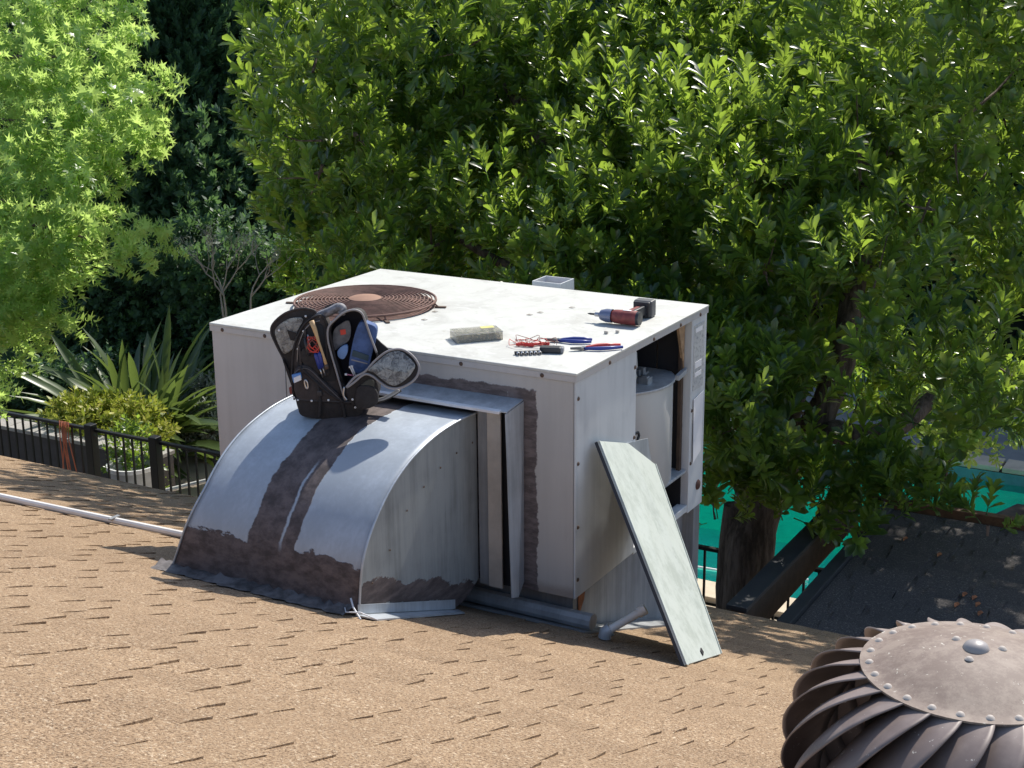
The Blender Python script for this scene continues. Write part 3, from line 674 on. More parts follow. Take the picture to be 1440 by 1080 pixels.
# pliers with blue handles
def pliers(name, label, loc, rz, cols, L=.17):
    t = thing(name, label, 'pliers', loc, rz)
    part('jaw', MB().prism([(0, -.010, .004), (.012, -.012, .004), (.055, -.003, .006), (.055, .003, .006), (.012, .012, .004), (0, .010, .004)], (0, 0, .009)), plain('pliers_steel', (.12, .12, .13), .35, .8), t, .002, local=True)
    for s, c in ((-1, cols[0]), (1, cols[1])):
        part('handle', MB().tube([(0, .004*s, .008), (-.02, .012*s, .009), (-.06, .024*s, .010), (-.10, .024*s, .010), (-L+.055, .017*s, .009)], (.005, .007, .0085, .008, .006), 8), c, t, smooth=True, local=True)
    part('pivot', MB().lathe([(0, .016), (.006, .016), (.008, .0135)], 12), M_steel, t, local=True)
    return t
pliers('pliers', 'pliers with dark blue handles lying open in the middle of the tools', (-.275, .385, TZ), R(180+22), (M_bluehandle, M_bluehandle), .19)
pliers('cutting_pliers', 'slim pliers with one red and one blue handle near the right edge of the lid', (-.125, .315, TZ), R(180+40), (M_red, M_bluehandle), .21)
tag(part('wood_chip', MB().box((-.165, .60, TZ+.006), (.016, .010, .012)), M_strip, None, .002), 'tiny tan chip lying on the lid nearest the drill', 'debris', 'chips beside the impact driver')
tag(part('wood_chip', MB().box((-.13, .635, TZ+.006), (.014, .012, .012)), M_strip, None, .002), 'tiny tan chip lying on the lid nearest the lid edge', 'debris', 'chips beside the impact driver')
for i, (x, y) in enumerate(((-.98, .45), (-.62, .74), (-.60, .8), (-.75, .33), (-1.02, .60), (-.52, .95))):
    lf = MB().prism([(x, y, TZ+.001), (x+.018, y+.004, TZ+.004), (x+.026, y+.014, TZ+.002), (x+.008, y+.012, TZ+.003)], (0, 0, .0012))
    tag(part('dry_leaf', lf, M_woodstud), 'tiny dry leaf fragment lying on the chalky lid', 'leaf', 'dry leaf bits on the lid')

# ------------------------------------------------------------------ backpack of tools
BO = (-.835, -.335, -.196)
def Q(X, Y, d=0): return ((X-650)/1861, d, (960-Y)/1790-d*.287)
bp = thing('tool_backpack', 'open black tool backpack standing on the curved duct', 'backpack', BO, -YAW)
def smooth_loop(P, k=4, closed=True):
    n = len(P); out = []; P = [np.array(p, float) for p in P]
    rng_ = range(n) if closed else range(n-1)
    for i in rng_:
        p0, p1, p2, p3 = (P[(i-1) % n], P[i], P[(i+1) % n], P[(i+2) % n]) if closed else (P[max(i-1, 0)], P[i], P[i+1], P[min(i+2, n-1)])
        for j in range(k):
            t = j/k; out.append(.5*((2*p1)+(p2-p0)*t+(2*p0-5*p1+4*p2-p3)*t*t+(3*p1-p0-3*p2+p3)*t**3))
    if not closed: out.append(P[-1])
    return [tuple(p) for p in out]
def slab(name, pts, d, th, mat, parent=bp, bevel=.004, k=3, df=None, label=None):
    P = smooth_loop([Q(x, y, d if df is None else df(x, y)) for x, y in pts], k)
    return part(name, MB().prism(P, (0, th, -th*.0)), mat, parent, bevel, 'auto', label, local=True)
def pipe(name, pts, d, r, mat, parent=bp, closed=True, df=None):
    P = smooth_loop([Q(x, y, d if df is None else df(x, y)) for x, y in pts], 4, closed)
    if closed: P.append(P[0]); P.append(P[1])
    return part(name, MB().tube(P, r, 6), mat, parent, 0, True, local=True)
base_o = [(318, 800), (325, 900), (350, 950), (450, 972), (600, 985), (700, 980), (770, 950), (800, 900), (800, 830), (640, 815), (450, 800)]
slab('base', base_o, .0, .15, M_blackcloth, bevel=.010)
pipe('base_band', [(318, 822), (450, 838), (560, 842), (680, 850), (800, 845)], -.004, .006, M_blk, closed=False)
body_o = [(300, 830), (292, 700), (300, 560), (325, 430), (380, 320), (440, 262), (520, 235), (560, 300), (585, 430), (610, 560), (650, 700), (690, 840), (500, 860)]
body = slab('side_compartment', body_o, .012, .09, M_brownnylon, bevel=.010)
pipe('piping', body_o[:11], .010, .0045, M_blackcloth, body, closed=False)
slab('recess_shade_panel', [(345, 640), (345, 520), (370, 400), (430, 320), (520, 300), (555, 420), (590, 600), (600, 700), (470, 680)], .008, .006, M_dark, bevel=.001)  # dark panel stands for the shade inside the pocket opening
slab('front_pocket', [(322, 815), (312, 640), (360, 590), (430, 600), (520, 700), (640, 830), (480, 845)], -.010, .020, M_brownnylon, bevel=.006)
slab('pocket', [(372, 560), (380, 470), (460, 480), (540, 560), (560, 660), (450, 640)], -.004, .012, M_blackcloth, bevel=.003)
pipe('pocket_flap', [(360, 600), (450, 690), (560, 790), (660, 850)], -.012, .006, M_blackcloth, closed=False)
# main compartment: hollow, with arch wall, back wall and piping
arch = [(670, 850), (640, 740), (610, 620), (580, 500), (562, 400), (570, 320), (620, 265), (690, 215), (760, 200), (810, 225), (835, 290), (870, 400), (905, 500), (925, 600), (915, 700), (880, 800)]
A0_ = smooth_loop([Q(x, y, 0) for x, y in arch], 3, False)
wl_ = MB(); n = len(A0_)
wl_.add([p for p in A0_]+[(p[0]*.97+.002, .125, p[2]-.02) for p in A0_], [(i, i+1, n+i+1, n+i) for i in range(n-1)])
wo = part('main_compartment', wl_, M_blackcloth, bp, 0, True, local=True); sd = wo.modifiers.new('t', 'SOLIDIFY'); sd.thickness = .005
pipe('piping', arch[:13], -.002, .0042, M_piping, wo, closed=False)
bw = MB().prism([(p[0]*.96+.002, .122, p[2]-.02) for p in A0_], (0, .004, 0)); part('back_wall', bw, plain('purple_black_lining', (.035, .03, .045), .8), bp, local=True)
slab('mesh_pocket', [(590, 480), (585, 390), (600, 330), (650, 290), (705, 270), (718, 340), (700, 410), (640, 450)], .05, .010, M_lining, bevel=.002)
slab('red_print', [(640, 335), (680, 330), (682, 365), (645, 372)], .047, .002, M_redw, bevel=0, k=1)
slab('right_pocket', [(682, 745), (760, 680), (830, 648), (900, 690), (915, 800), (860, 880), (720, 870)], -.035, .10, M_blackcloth, bevel=.008)
slab('pocket_patch', [(770, 760), (850, 690), (890, 720), (860, 830), (790, 850)], -.042, .006, plain('olive_black_nylon', (.05, .05, .04), .7), bevel=.002)
slab('side_wing', [(880, 395), (930, 430), (990, 492), (940, 540), (900, 560)], .05, .012, M_blackcloth, bevel=.002)
# top handle
pipe('handle', [(480, 262), (505, 235), (580, 205), (640, 178), (668, 190), (655, 222)], .03, .0175, plain('worn_grey_handle', (.17, .165, .18), .6, 0, .5, 50, .5), closed=False)
pipe('handle_loop', [(440, 262), (470, 240), (560, 170), (640, 155), (690, 180)], .05, .005, M_blackcloth, closed=False)
# left flap with clear pocket, leaning back to the left
def dl(x, y): return .03+(475-x)*.00012
lf_o = [(232, 560), (180, 450), (142, 350), (160, 285), (250, 215), (360, 184), (440, 190), (478, 218), (400, 300), (345, 400), (310, 520), (300, 700), (270, 690)]
fl_ = slab('left_flap', lf_o, 0, .012, M_blackcloth, df=dl, bevel=.003, label='black flap with a clear pocket folded back to the left')
pipe('piping', lf_o, 0, .0045, M_brownnylon, fl_, df=dl)
slab('clear_pocket', [(205, 460), (172, 360), (190, 310), (265, 260), (340, 245), (385, 262), (335, 350), (310, 450), (240, 500)], 0, .004, M_clear, fl_, df=lambda x, y: dl(x, y)-.008, bevel=.001)
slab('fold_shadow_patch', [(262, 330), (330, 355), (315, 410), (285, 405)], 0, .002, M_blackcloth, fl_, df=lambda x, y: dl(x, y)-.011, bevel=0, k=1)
slab('left_strap', [(232, 560), (262, 620), (300, 740), (285, 760), (225, 560)], .04, .010, M_blackcloth)
# right flap hanging open with clear pocket
def dr_(x, y): return -.045-(x-700)*.00010+(700-y)*.00012
rf_o = [(690, 745), (755, 672), (825, 636), (905, 556), (985, 498), (1060, 480), (1120, 493), (1178, 540), (1212, 600), (1206, 655), (1172, 702), (1110, 740), (1050, 756), (990, 747), (935, 712), (880, 668), (820, 655), (740, 715)]
fr_ = slab('right_flap', rf_o, 0, .010, M_blackcloth, df=dr_, bevel=.003, label='black flap with a clear pocket hanging open to the right')
pipe('piping', rf_o, 0, .0048, M_piping, fr_, df=dr_)
slab('clear_pocket', [(850, 625), (912, 572), (985, 513), (1050, 494), (1100, 505), (1152, 548), (1188, 600), (1152, 662), (1100, 708), (1045, 737), (990, 722), (930, 676), (890, 642)], 0, .004, M_clear, fr_, df=lambda x, y: dr_(x, y)-.008, bevel=.001)
for i, (X, Y0, Y1) in enumerate(((395, 330, 560), (415, 470, 600), (350, 440, 600), (540, 330, 560))):
    slab('elastic_loop', [(X, Y0), (X+14, Y0+4), (X+20, Y1), (X+4, Y1)], .0, .006, M_blackcloth if i % 2 else M_brownnylon, k=1, bevel=.001)
pipe('zip', [(336, 560), (350, 450), (395, 345), (450, 290), (510, 272)], .004, .0022, plain('zip_teeth', (.22, .21, .21), .4, .5), body, closed=False)
pipe('zip', [(312, 650), (360, 610), (430, 620), (530, 725), (640, 835)], -.014, .0020, plain('zip_teeth_dark', (.10, .09, .09), .5), body, closed=False)
pipe('webbing_strap', [(470, 700), (485, 780), (490, 850), (480, 960)], -.012, .0065, M_blackcloth, closed=False)
pipe('webbing_strap', [(640, 850), (655, 900), (660, 975)], -.004, .0065, M_blackcloth, closed=False)
slab('buckle', [(470, 770), (505, 768), (508, 808), (472, 810)], -.020, .010, M_blk, k=1, bevel=.002)
slab('drooping_pocket', [(760, 760), (800, 735), (880, 745), (912, 800), (900, 870), (820, 905), (750, 890)], -.048, .030, M_blackcloth, bevel=.010)
# shoulder strap, zip pull, tag, ring, studs
pipe('shoulder_strap', [(830, 880), (900, 850), (980, 815), (1060, 765)], .03, .010, M_blackcloth, closed=False)
pipe('strap_end', [(865, 845), (940, 828), (1000, 800), (1055, 768)], .015, .0075, plain('grey_webbing', (.33, .32, .31), .7), closed=False)
pipe('zip_pull', [(676, 742), (668, 800), (690, 835)], -.05, .004, M_steel, closed=False)
slab('blue_tag', [(300, 655), (365, 640), (372, 680), (310, 712)], -.03, .014, plain('light_blue_plastic', (.10, .25, .55), .4), bevel=.003, k=1)
slab('tag_face', [(315, 675), (365, 655), (370, 690), (318, 712)], -.034, .003, M_white_pl, bevel=0, k=1)
pipe('carabiner', [(388, 700), (395, 690), (408, 710), (410, 745), (400, 750), (390, 725)], -.02, .0035, M_steel)
slab('red_loop', [(268, 745), (285, 735), (290, 790), (272, 790)], .0, .006, plain('dark_red_web', (.2, .04, .03), .6), k=1, bevel=0)
stud = MB().lathe([(0, .0022), (.0045, .0015), (.006, 0)], 10).mesh('stud', smooth=True); stud.materials.append(M_white_pl)
for X, Y, d in ((345, 470, .006), (390, 345, .006), (430, 840, -.014), (550, 836, -.014), (330, 832, -.008), (728, 832, -.040), (805, 790, -.045), (738, 890, -.004), (300, 815, -.004), (207, 335, .04), (405, 238, .03)):
    o = link('stud', stud, None, bp, local=True); o.location = Q(X, Y, d); o.rotation_euler = (R(90), 0, 0); o.scale = (.75,)*3
# things carried in the backpack
BPM = Matrix.Translation(BO) @ Matrix.Rotation(-YAW, 4, 'Z')
def held(name, label, cat, group=None):
    t = thing(name, label, cat, BO, -YAW, group); return t
pb = held('wooden_brush', 'pale wooden handled brush stuck upright in the backpack side pocket', 'brush')
part('handle', MB().tube([Q(455, 275, -.012), Q(475, 330, -.014), Q(500, 420, -.016), Q(530, 520, -.018), Q(545, 580, -.018)], (.010, .009, .0055, .0048, .0065), 8), M_wood, pb, smooth=True, local=True)
part('ferrule', MB().tube([Q(545, 580, -.018), Q(552, 612, -.018)], .008, 8), M_screw, pb, smooth=True, local=True)
rw = held('red_wire_bundle', 'tangle of red wire stuffed in the backpack side pocket', 'wires')
for i in range(6):
    P = [Q(460+40*math.cos(t*5+i)+random.uniform(-8, 8), 440+55*math.sin(t*4+i*1.3), -.010-.010*random.random()) for t in np.linspace(0, 1.4, 9)]
    part('wire', MB().tube(smooth_loop(P, 3, False), .0022, 5), M_redw if i % 2 else M_brw, rw, smooth=True, local=True)
for X0, Y0, X1, Y1, lb in ((470, 500, 500, 610, 'left'), (495, 490, 520, 600, 'right')):
    s_ = held('screwdriver', f'dark blue screwdriver handle, {lb} one of the pair in the backpack side pocket', 'screwdriver', 'blue screwdrivers in the backpack')
    part('handle', MB().tube([Q(X0, Y0, -.012), Q(X0+8, Y0+20, -.013), Q(X1, Y1, -.012)], (.006, .009, .008), 8), M_bluehandle, s_, smooth=True, local=True)
    part('shaft', MB().tube([Q(X1, Y1, -.012), Q(X1+15, Y1+60, -.008)], .003, 6), M_steel, s_, smooth=True, local=True)
for X0, Y0, X1, Y1, mm, lb in ((400, 395, 425, 520, M_blk, 'black handled tool poking from the left of the backpack side pocket'), (425, 370, 440, 480, M_steel, 'thin steel tool shaft poking up in the backpack side pocket'), (545, 640, 515, 560, M_blk, 'dark stubby tool low in the backpack side pocket')):
    s_ = held('hand_tool', lb, 'tool')
    part('handle', MB().tube([Q(X0, Y0, -.010), Q((X0+X1)/2, (Y0+Y1)/2, -.012), Q(X1, Y1, -.010)], (.005, .007, .006) if mm is M_blk else (.003, .003, .003), 8), mm, s_, smooth=True, local=True)
po = held('fabric_pouch', 'tall denim blue fabric pouch standing inside the open backpack', 'pouch')
slab('bag', [(790, 285), (850, 295), (908, 332), (890, 440), (860, 540), (840, 610), (760, 650), (700, 600), (715, 500), (745, 380)], .020, .05, M_blue, po, bevel=.012)
slab('band', [(735, 480), (845, 520), (838, 560), (722, 520)], .016, .004, plain('dark_teal_band', (.04, .07, .09), .7), po, bevel=0, k=1)
slab('seam', [(720, 545), (835, 575), (832, 582), (718, 552)], .017, .003, M_piping, po, bevel=0, k=1)
lb_ = held('light_blue_cloth', 'light blue folded cloth beside the denim pouch in the backpack', 'cloth')
slab('cloth', [(618, 490), (650, 455), (692, 445), (690, 500), (660, 545), (625, 530)], .03, .02, plain('pale_blue_cloth', (.20, .33, .60), .8), lb_, bevel=.004)
for i, (a, b_, lb) in enumerate((((712, 600), (740, 670), 'leftmost'), ((724, 596), (750, 665), 'middle'), ((680, 652), (740, 662), 'flat pinkish'))):
    s_ = held('cable_tie', f'thin pale cable tie, {lb} of three at the bottom of the open backpack', 'cable tie', 'cable ties in the backpack')
    part('strip', MB().tube([Q(*a, .0), Q(*b_, .005)], .003, 5), M_white_pl if i < 2 else plain('pink_plastic', (.6, .2, .3), .5), s_, smooth=True, local=True)
    part('head', MB().box((0, 0, 0), (.009, .007, .007), Matrix.Translation(Q(*a, 0))), M_white_pl, s_, local=True)

# ------------------------------------------------------------------ turbine roof vent
VC = Vector((2.048, -2.735, .0)); VT = .530
tv = thing('turbine_vent', 'brown painted spinning turbine roof vent in the near corner of the roof', 'roof vent', (VC.x, VC.y, zr(VC.y)))
M_tb = N('brown_vent_paint'); _w = M_tb.world()
_n = M_tb.noise(_w, 55, 4, .75); _b = M_tb.noise(_w, 9, 5, .65)
_c = M_tb.mix(M_tb.ramp(_b, .35, .65), (.17, .13, .118), (.26, .205, .185))
_c = M_tb.mix(M_tb.ramp(_n, .655, .70), _c, (.62, .58, .52)); M_tb.set(_c, .5, .05); M_tb.b.inputs['Specular IOR Level'].default_value = .5; M_tb = M_tb.m
M_td = N('brown_dome_paint'); _w = M_td.world(); _x, _y, _z = M_td.sep(_w)
_n = M_td.noise(_w, 60, 4, .85); _b = M_td.noise(_w, 22, 8, .82)
_c = M_td.mix(M_td.ramp(_b, .4, .62), (.165, .115, .092), (.26, .20, .16))
_c = M_td.mix(M_td.ramp(M_td.math('ADD', _n, M_td.math('MULTIPLY', M_td.noise(_w, 6, 2), .2)), .74, .80), _c, (.60, .56, .48)); M_td.set(_c, .66, 0); M_td = M_td.m
cx, cy = VC.x, VC.y
dome = MB().lathe([(0, VT), (.03, VT-.001), (.08, VT-.009), (.125, VT-.024), (.142, VT-.031), (.152, VT-.033), (.163, VT-.034), (.163, VT-.037)], 64, (cx, cy, 0))
dm_ = part('dome', dome, M_td, tv, smooth='auto')
part('hub_cap', MB().lathe([(0, VT+.011), (.009, VT+.010), (.016, VT+.006), (.019, VT), (.019, VT-.004)], 24, (cx, cy, 0)), plain('grey_cap', (.33, .30, .29), .45), dm_, smooth=True)
rv = MB().lathe([(0, .004), (.004, .0035), (.0068, 0)], 12).mesh('rivet', smooth=True); rv.materials.append(plain('dusty_rivet', (.42, .37, .33), .7))
for i in range(24):
    a = i*2*math.pi/24+.1; o = link('rivet', rv, None, dm_, local=True)
    o.location = Vector((cx+.149*math.cos(a), cy+.149*math.sin(a), VT-.033))-Vector(tv.location)
for i in range(3):
    a = i*2*math.pi/3+.5; o = link('rivet', rv, None, dm_, local=True); o.location = Vector((cx+.038*math.cos(a), cy+.038*math.sin(a), VT-.002))-Vector(tv.location)
NV = 24
def vane():
    m = MB(); nw = 8; vs = []
    sc = [(0, .150, -.036), (.08, .172, -.040), (.2, .205, -.052), (.32, .236, -.076), (.45, .259, -.115), (.58, .270, -.160), (.70, .268, -.210), (.82, .247, -.258), (.92, .212, -.295), (1, .178, -.322)]
    F_ = np.array(smooth_prof(sc, 5)); ns = len(F_)-1
    for i in range(ns+1):
        s, r0, z0 = F_[i]
        tw = -R(52)*s**1.2; k = math.sin(math.pi*min(1, s))**.6; sp_ = 15.8+6*k
        for j in range(nw+1):
            w = j/nw                          # 1 = proud outer lip, 0 = tucked deep behind the previous blade
            a = tw+R(sp_)*(w-.5)
            depth = k*(.064*(1-w)**1.35)
            vs.append(((r0-depth)*math.cos(a), (r0-depth)*math.sin(a), z0-depth*.25+(.004*k if j == nw else 0)))
    fs = [(i*(nw+1)+j, i*(nw+1)+j+1, (i+1)*(nw+1)+j+1, (i+1)*(nw+1)+j) for i in range(ns) for j in range(nw)]
    m.add(vs, fs); return m
vm = vane().mesh('vane', smooth=True, fix=False); vm.materials.append(M_tb)
for k in range(NV):
    o = link('vane', vm, None, tv, local=True); o.location = Vector((cx, cy, VT))-Vector(tv.location); o.rotation_euler = (0, 0, k*2*math.pi/NV)
    s_ = o.modifiers.new('t', 'SOLIDIFY'); s_.thickness = .0025
part('inner_drum', MB().lathe([(.12, VT-.045), (.15, VT-.12), (.15, VT-.30), (.13, VT-.34)], 32, (cx, cy, 0)), M_dark, tv, smooth=True)
part('neck_ring', MB().lathe([(.19, VT-.335), (.20, VT-.34), (.20, VT-.36), (.175, VT-.37), (.175, zr(cy)-.1)], 40, (cx, cy, 0)), M_tb, tv, smooth='auto')
fl2 = MB().prism([(cx-.3, cy-.3, zr(cy-.3)+.012), (cx+.3, cy-.3, zr(cy-.3)+.012), (cx+.3, cy+.3, zr(cy+.3)+.012), (cx-.3, cy+.3, zr(cy+.3)+.012)], (0, 0, -.004)); part('base_flashing', fl2, M_tb, tv)

# ------------------------------------------------------------------ iron fence
FYY, FZT = 5.07, -2.80
fence = thing('iron_fence', 'black iron picket fence running behind the roof edge', 'fence', (-5, FYY, GZ))
part('top_rail', MB().span((-13, FYY-.022, FZT-.028), (2.5, FYY+.022, FZT)), M_iron, fence, .004)
part('bottom_rail', MB().span((-13, FYY-.018, GZ+.09), (2.5, FYY+.018, GZ+.12)), M_iron, fence, .004)
pk = MB().span((-.008, -.008, GZ+.121), (.008, .008, FZT-.029)).mesh('picket'); pk.transform(Matrix.Translation((0, 0, -GZ))); pk.materials.append(M_iron)
pst = MB().span((-.045, -.045, 0), (.045, .045, FZT-GZ+.05)).mesh('post', .005); pst.materials.append(M_iron)
ppx = (-12.6, -10.2, -7.80, -6.98, -4.6, -2.2, .2, 2.4)
x = -12.9
while x < 2.4:
    if all(abs(x-p) > .06 for p in ppx):
        o = link('picket', pk, None, fence, local=True); o.location = (x+5, 0, 0)
    x += .112
for p in ppx:
    o = link('post', pst, None, fence, local=True); o.location = (p+5, -.03 if p in (-7.8, -6.98) else 0, 0)
# orange cord tied on the fence
oc = thing('orange_cord', 'frayed orange cord hanging from the iron fence rail', 'cord', (-8.18, FYY-.05, FZT))
M_or = plain('orange_cord', (.50, .14, .07), .7)
for i in range(7):
    x0 = -8.20+.02*i
    P = [(x0, FYY-.04, FZT+.03), (x0+.02*math.sin(i), FYY-.05, FZT-.15), (x0+.05*math.sin(i*2.3)+.02, FYY-.06, FZT-.45), (x0+.10*math.sin(i*1.7)+.04, FYY-.07, FZT-.72-.05*i)]
    part('strand', MB().tube(P, .006, 5), M_or, oc, smooth=True)
# planter wall behind the fence, pale cap
PWZ = float(at(60, 603, 5.85)[2])
pw = thing('planter_wall', 'dark planter wall with a pale cap behind the left stretch of fence', 'wall', (-9.5, 5.7, GZ))
part('wall', MB().span((-14, 5.75, GZ), (-7.62, 5.95, PWZ-.045)), plain('shade_dark_stucco', (.085, .075, .075), .9), pw)  # shade on the near face is put into this dark colour
for i in range(9): part('cap_stone', MB().span((-14+i*.71, 5.72, PWZ-.042), (-14+i*.71+.70, 5.98, PWZ)), M_stone, pw, .006)
# pale bin
bn = thing('pale_bin', 'pale grey plastic bin behind the fence under the yellow shrub', 'bin', (-7.75, 5.48, GZ))
part('tub', MB().lathe([(0, 0), (.20, 0), (.24, .70), (.225, .70), (.2, .62), (0, .60)], 28, (-7.75, 5.5, GZ)), plain('pale_bin_plastic', (.40, .41, .43), .5), bn, smooth='auto')
part('rim', MB().lathe([(.24, .68), (.255, .68), (.255, .72), (.235, .72), (.235, .68)], 28, (-7.75, 5.5, GZ)), M_white_pl, bn, smooth='auto')
# concrete block wall at the patio end and pale poles lying at the fence
cw = thing('concrete_ramp', 'sloping grey concrete block beside the left end of the unit', 'concrete block', (-8.2, 7.8, GZ))
_a, _b, _c = at(232, 630, 7.8), at(262, 585, 7.8), at(318, 560, 7.8)
part('block', MB().prism([tuple(_a), tuple(_b), tuple(_c), (_c[0], 7.8, GZ), (_a[0], 7.8, GZ)], (0, .5, 0)), M_stone, cw, .01)
for i, (a, b_, lb) in enumerate((((-7.6, 5.2, -3.55), (-5.9, 5.5, -2.98), 'upper'), ((-7.8, 5.2, -3.72), (-5.9, 5.4, -3.2), 'middle'), ((-7.8, 5.25, -3.86), (-6.0, 5.35, -3.36), 'lower'))):
    tag(part('garden_pole', MB().tube([a, b_], .022, 8), M_pvc, None, smooth='auto'), f'pale pole leaning by the patio fence beside the duct, {lb} of three', 'pole', 'pale poles behind the fence')

# ------------------------------------------------------------------ foliage
def leaf_obovate(L=1.0, w=.36, fold=.07, bend=.10):
    V = np.array([(0, 0, 0), (-w*.38, .45*L, fold), (0, .45*L, 0), (w*.38, .45*L, fold), (-w*.5, .80*L, fold*.9-bend*.4), (0, .78*L, -bend*.4), (w*.5, .80*L, fold*.9-bend*.4), (0, L, -bend)])
    F = np.array([(0, 2, 1), (0, 3, 2), (1, 2, 5), (1, 5, 4), (2, 3, 6), (2, 6, 5), (4, 5, 7), (5, 6, 7)]); return V, F
def leaf_palmate():
    pts = []
    for k, (a, l) in enumerate(((-115, .52), (-80, .22), (-55, .85), (-28, .30), (0, 1.0), (28, .30), (55, .85), (80, .22), (115, .52))):
        pts.append((math.sin(R(a))*l*.75, .22+math.cos(R(a))*l*.75, -.10*l if k % 2 == 0 else .03))
    V = np.array([(0, 0, 0), (0, .22, .03)]+pts); n = len(pts)
    F = np.array([(1, 2+i+1, 2+i) for i in range(n-1)]+[(0, 1, 2), (0, 2+n-1, 1)]); return V, F
def leaf_small(w=.5):
    V = np.array([(0, 0, 0), (-w*.5, .5, .06), (0, 1, 0), (w*.5, .5, .06)]); F = np.array([(0, 1, 2), (0, 2, 3)])
    return V, F
def rdir(n):
    v = rng.normal(size=(n, 3)); return v/np.linalg.norm(v, axis=1, keepdims=True)
def sprig(nl, leaf, L, twig, spread, seed):
    """a twig with leaves spiralled round its upper part; grows along +Y"""
    r_ = np.random.default_rng(seed); V, F = leaf
    t = np.linspace(.25, 1, nl)+r_.uniform(-.03, .03, nl); az = np.arange(nl)*2.4+r_.uniform(-.4, .4, nl)
    sp_ = spread*(1.15-.55*t)+r_.uniform(-.15, .15, nl)
    d = np.stack([np.sin(sp_)*np.cos(az), np.cos(sp_), np.sin(sp_)*np.sin(az)], -1)
    pos = np.stack([np.zeros(nl), t*twig, np.zeros(nl)], -1)
    M = frames(d, np.tile([[0, 1., 0.001]], (nl, 1))+r_.normal(size=(nl, 3))*.15, r_.uniform(-.4, .4, nl), L*r_.uniform(.7, 1.12, nl), pos)
    VV, FF = scatter(V, F, M)
    a = .0035; tv_ = np.array([(-a, 0, 0), (a, 0, 0), (0, twig, a*.3), (0, 0, a*1.5)]); tf = np.array([(0, 1, 2), (1, 3, 2), (3, 0, 2)])
    return np.concatenate([VV, tv_]), np.concatenate([FF, tf+len(VV)])
def lobe_points(lobes, per, inner=.35):
    P, D, E = [], [], []
    for c, r in lobes:
        n = int(per*r*r); d = rdir(n); k = np.where(rng.random(n) < inner, rng.uniform(.35, .85, n), rng.uniform(.85, 1.08, n))
        P.append(np.array(c)+d*(k*r)[:, None]*np.array([1.1, 1.0, .82])); D.append(d); E.append(k)
    return np.concatenate(P), np.concatenate(D), np.concatenate(E)
def crown(name, root, P, D, mat, sprigs, upw=.7, sc=1.0, single=0, outw=.6, jitter=.35, sname='leafy_twig', down=0):
    n = len(P); d = D*outw+np.array([0, 0, upw])+rng.normal(size=(n, 3))*jitter
    if down: d += np.array([0, 0, -down])
    M = frames(d, rdir(n), rng.uniform(0, 6.28, n), sc*rng.uniform(.68, 1.28, n), P)
    idx = rng.integers(0, len(sprigs), n)
    dist = np.linalg.norm(P-CAM, axis=1)
    z = (P-CAM)@fw; px = 720+F_PX*((P-CAM)@rt)/z; py = 540-F_PX*((P-CAM)@up)/z
    vis = (px > -10) & (px < 1450) & (py > -10) & (py < 1090)
    order = np.argsort(np.where(vis, dist, 1e9))[:single] if single else np.array([], int)
    keep = np.ones(n, bool); keep[order] = False
    VV, FF, off = [], [], 0
    for k, (V, F) in enumerate(sprigs):
        s = keep & (idx == k)
        if not s.any(): continue
        a, b_ = scatter(V, F, M[s]); VV.append(a); FF.append(b_+off); off += len(a)
    rl = np.array(root.location); m = fastmesh(name, np.concatenate(VV)-rl, np.concatenate(FF), 3); m.materials.append(mat)
    o = link(name, m, None, root, local=True); tag(o, kind='stuff')
    if single:
        sm = []
        for V, F in sprigs:
            q = fastmesh(sname, V, F, 3); q.materials.append(mat); sm.append(q)
        for i in order:
            o2 = link(sname, sm[idx[i]], None, root, local=True)
            A = Matrix([list(M[i, j, :3])+[M[i, j, 3]-rl[j]] for j in range(3)]+[[0, 0, 0, 1]]); o2.matrix_local = A
    return o
def trunk(mb, path, r0, r1, n=10):
    P = smooth_loop(path, 4, False); k = len(P); rr = [(r0+(r1-r0)*(i/(k-1)))*random.uniform(.93, 1.07) for i in range(k)]
    mb.tube(P, rr, n); return mb

OB = leaf_obovate(); spA = [sprig(15+i % 4, OB, .090, .15, .85, 100+i) for i in range(8)]
# --- big glossy-leaved tree over the whole back of the picture
tree = thing('glossy_leaf_tree', 'huge glossy green tree with a thick trunk rising behind the unit', 'tree', (-.72, 4.0, GZ))
tk = MB()
trunk(tk, [(-.74, 4.0, GZ), (-.75, 4.0, -3.0), (-.74, 4.02, -2.2), (-.68, 4.1, -1.9)], .19, .145, 14)
trunk(tk, [(-.80, 4.05, -3.2), (-.86, 4.0, -2.6), (-.84, 4.0, -2.0)], .12, .08)
part('trunk', tk, M_bark, tree, smooth=True)
def px_path(pts): return [tuple(at(x, y, Y)) for x, y, Y in pts]
limbs = [(px_path([(1062, 760, 4.05), (1085, 690, 4.15), (1125, 632, 4.3), (1162, 565, 4.35), (1188, 490, 4.4), (1196, 430, 4.5), (1215, 300, 4.8), (1200, 150, 5.2)]), .125, .06),
         (px_path([(1105, 650, 4.25), (1150, 608, 4.3), (1205, 612, 4.3), (1258, 604, 4.35), (1310, 560, 4.6)]), .10, .055),
         (px_path([(1090, 690, 4.15), (1105, 600, 4.5), (1135, 500, 4.7), (1138, 430, 4.8), (1100, 250, 5.2)]), .09, .05),
         ([(-.70, 4.1, -2.1), (-1.5, 4.6, -1.2), (-2.4, 4.9, -.3), (-3.2, 5.1, .6)], .10, .035),
         ([(-1.5, 4.6, -1.2), (-2.2, 4.3, -.8), (-3.0, 4.1, -.4), (-3.9, 4.1, .3)], .06, .02)]
for p, a, b_ in limbs: part('limb', trunk(MB(), p, a, b_), M_bark, tree, smooth=True)
lobes = []
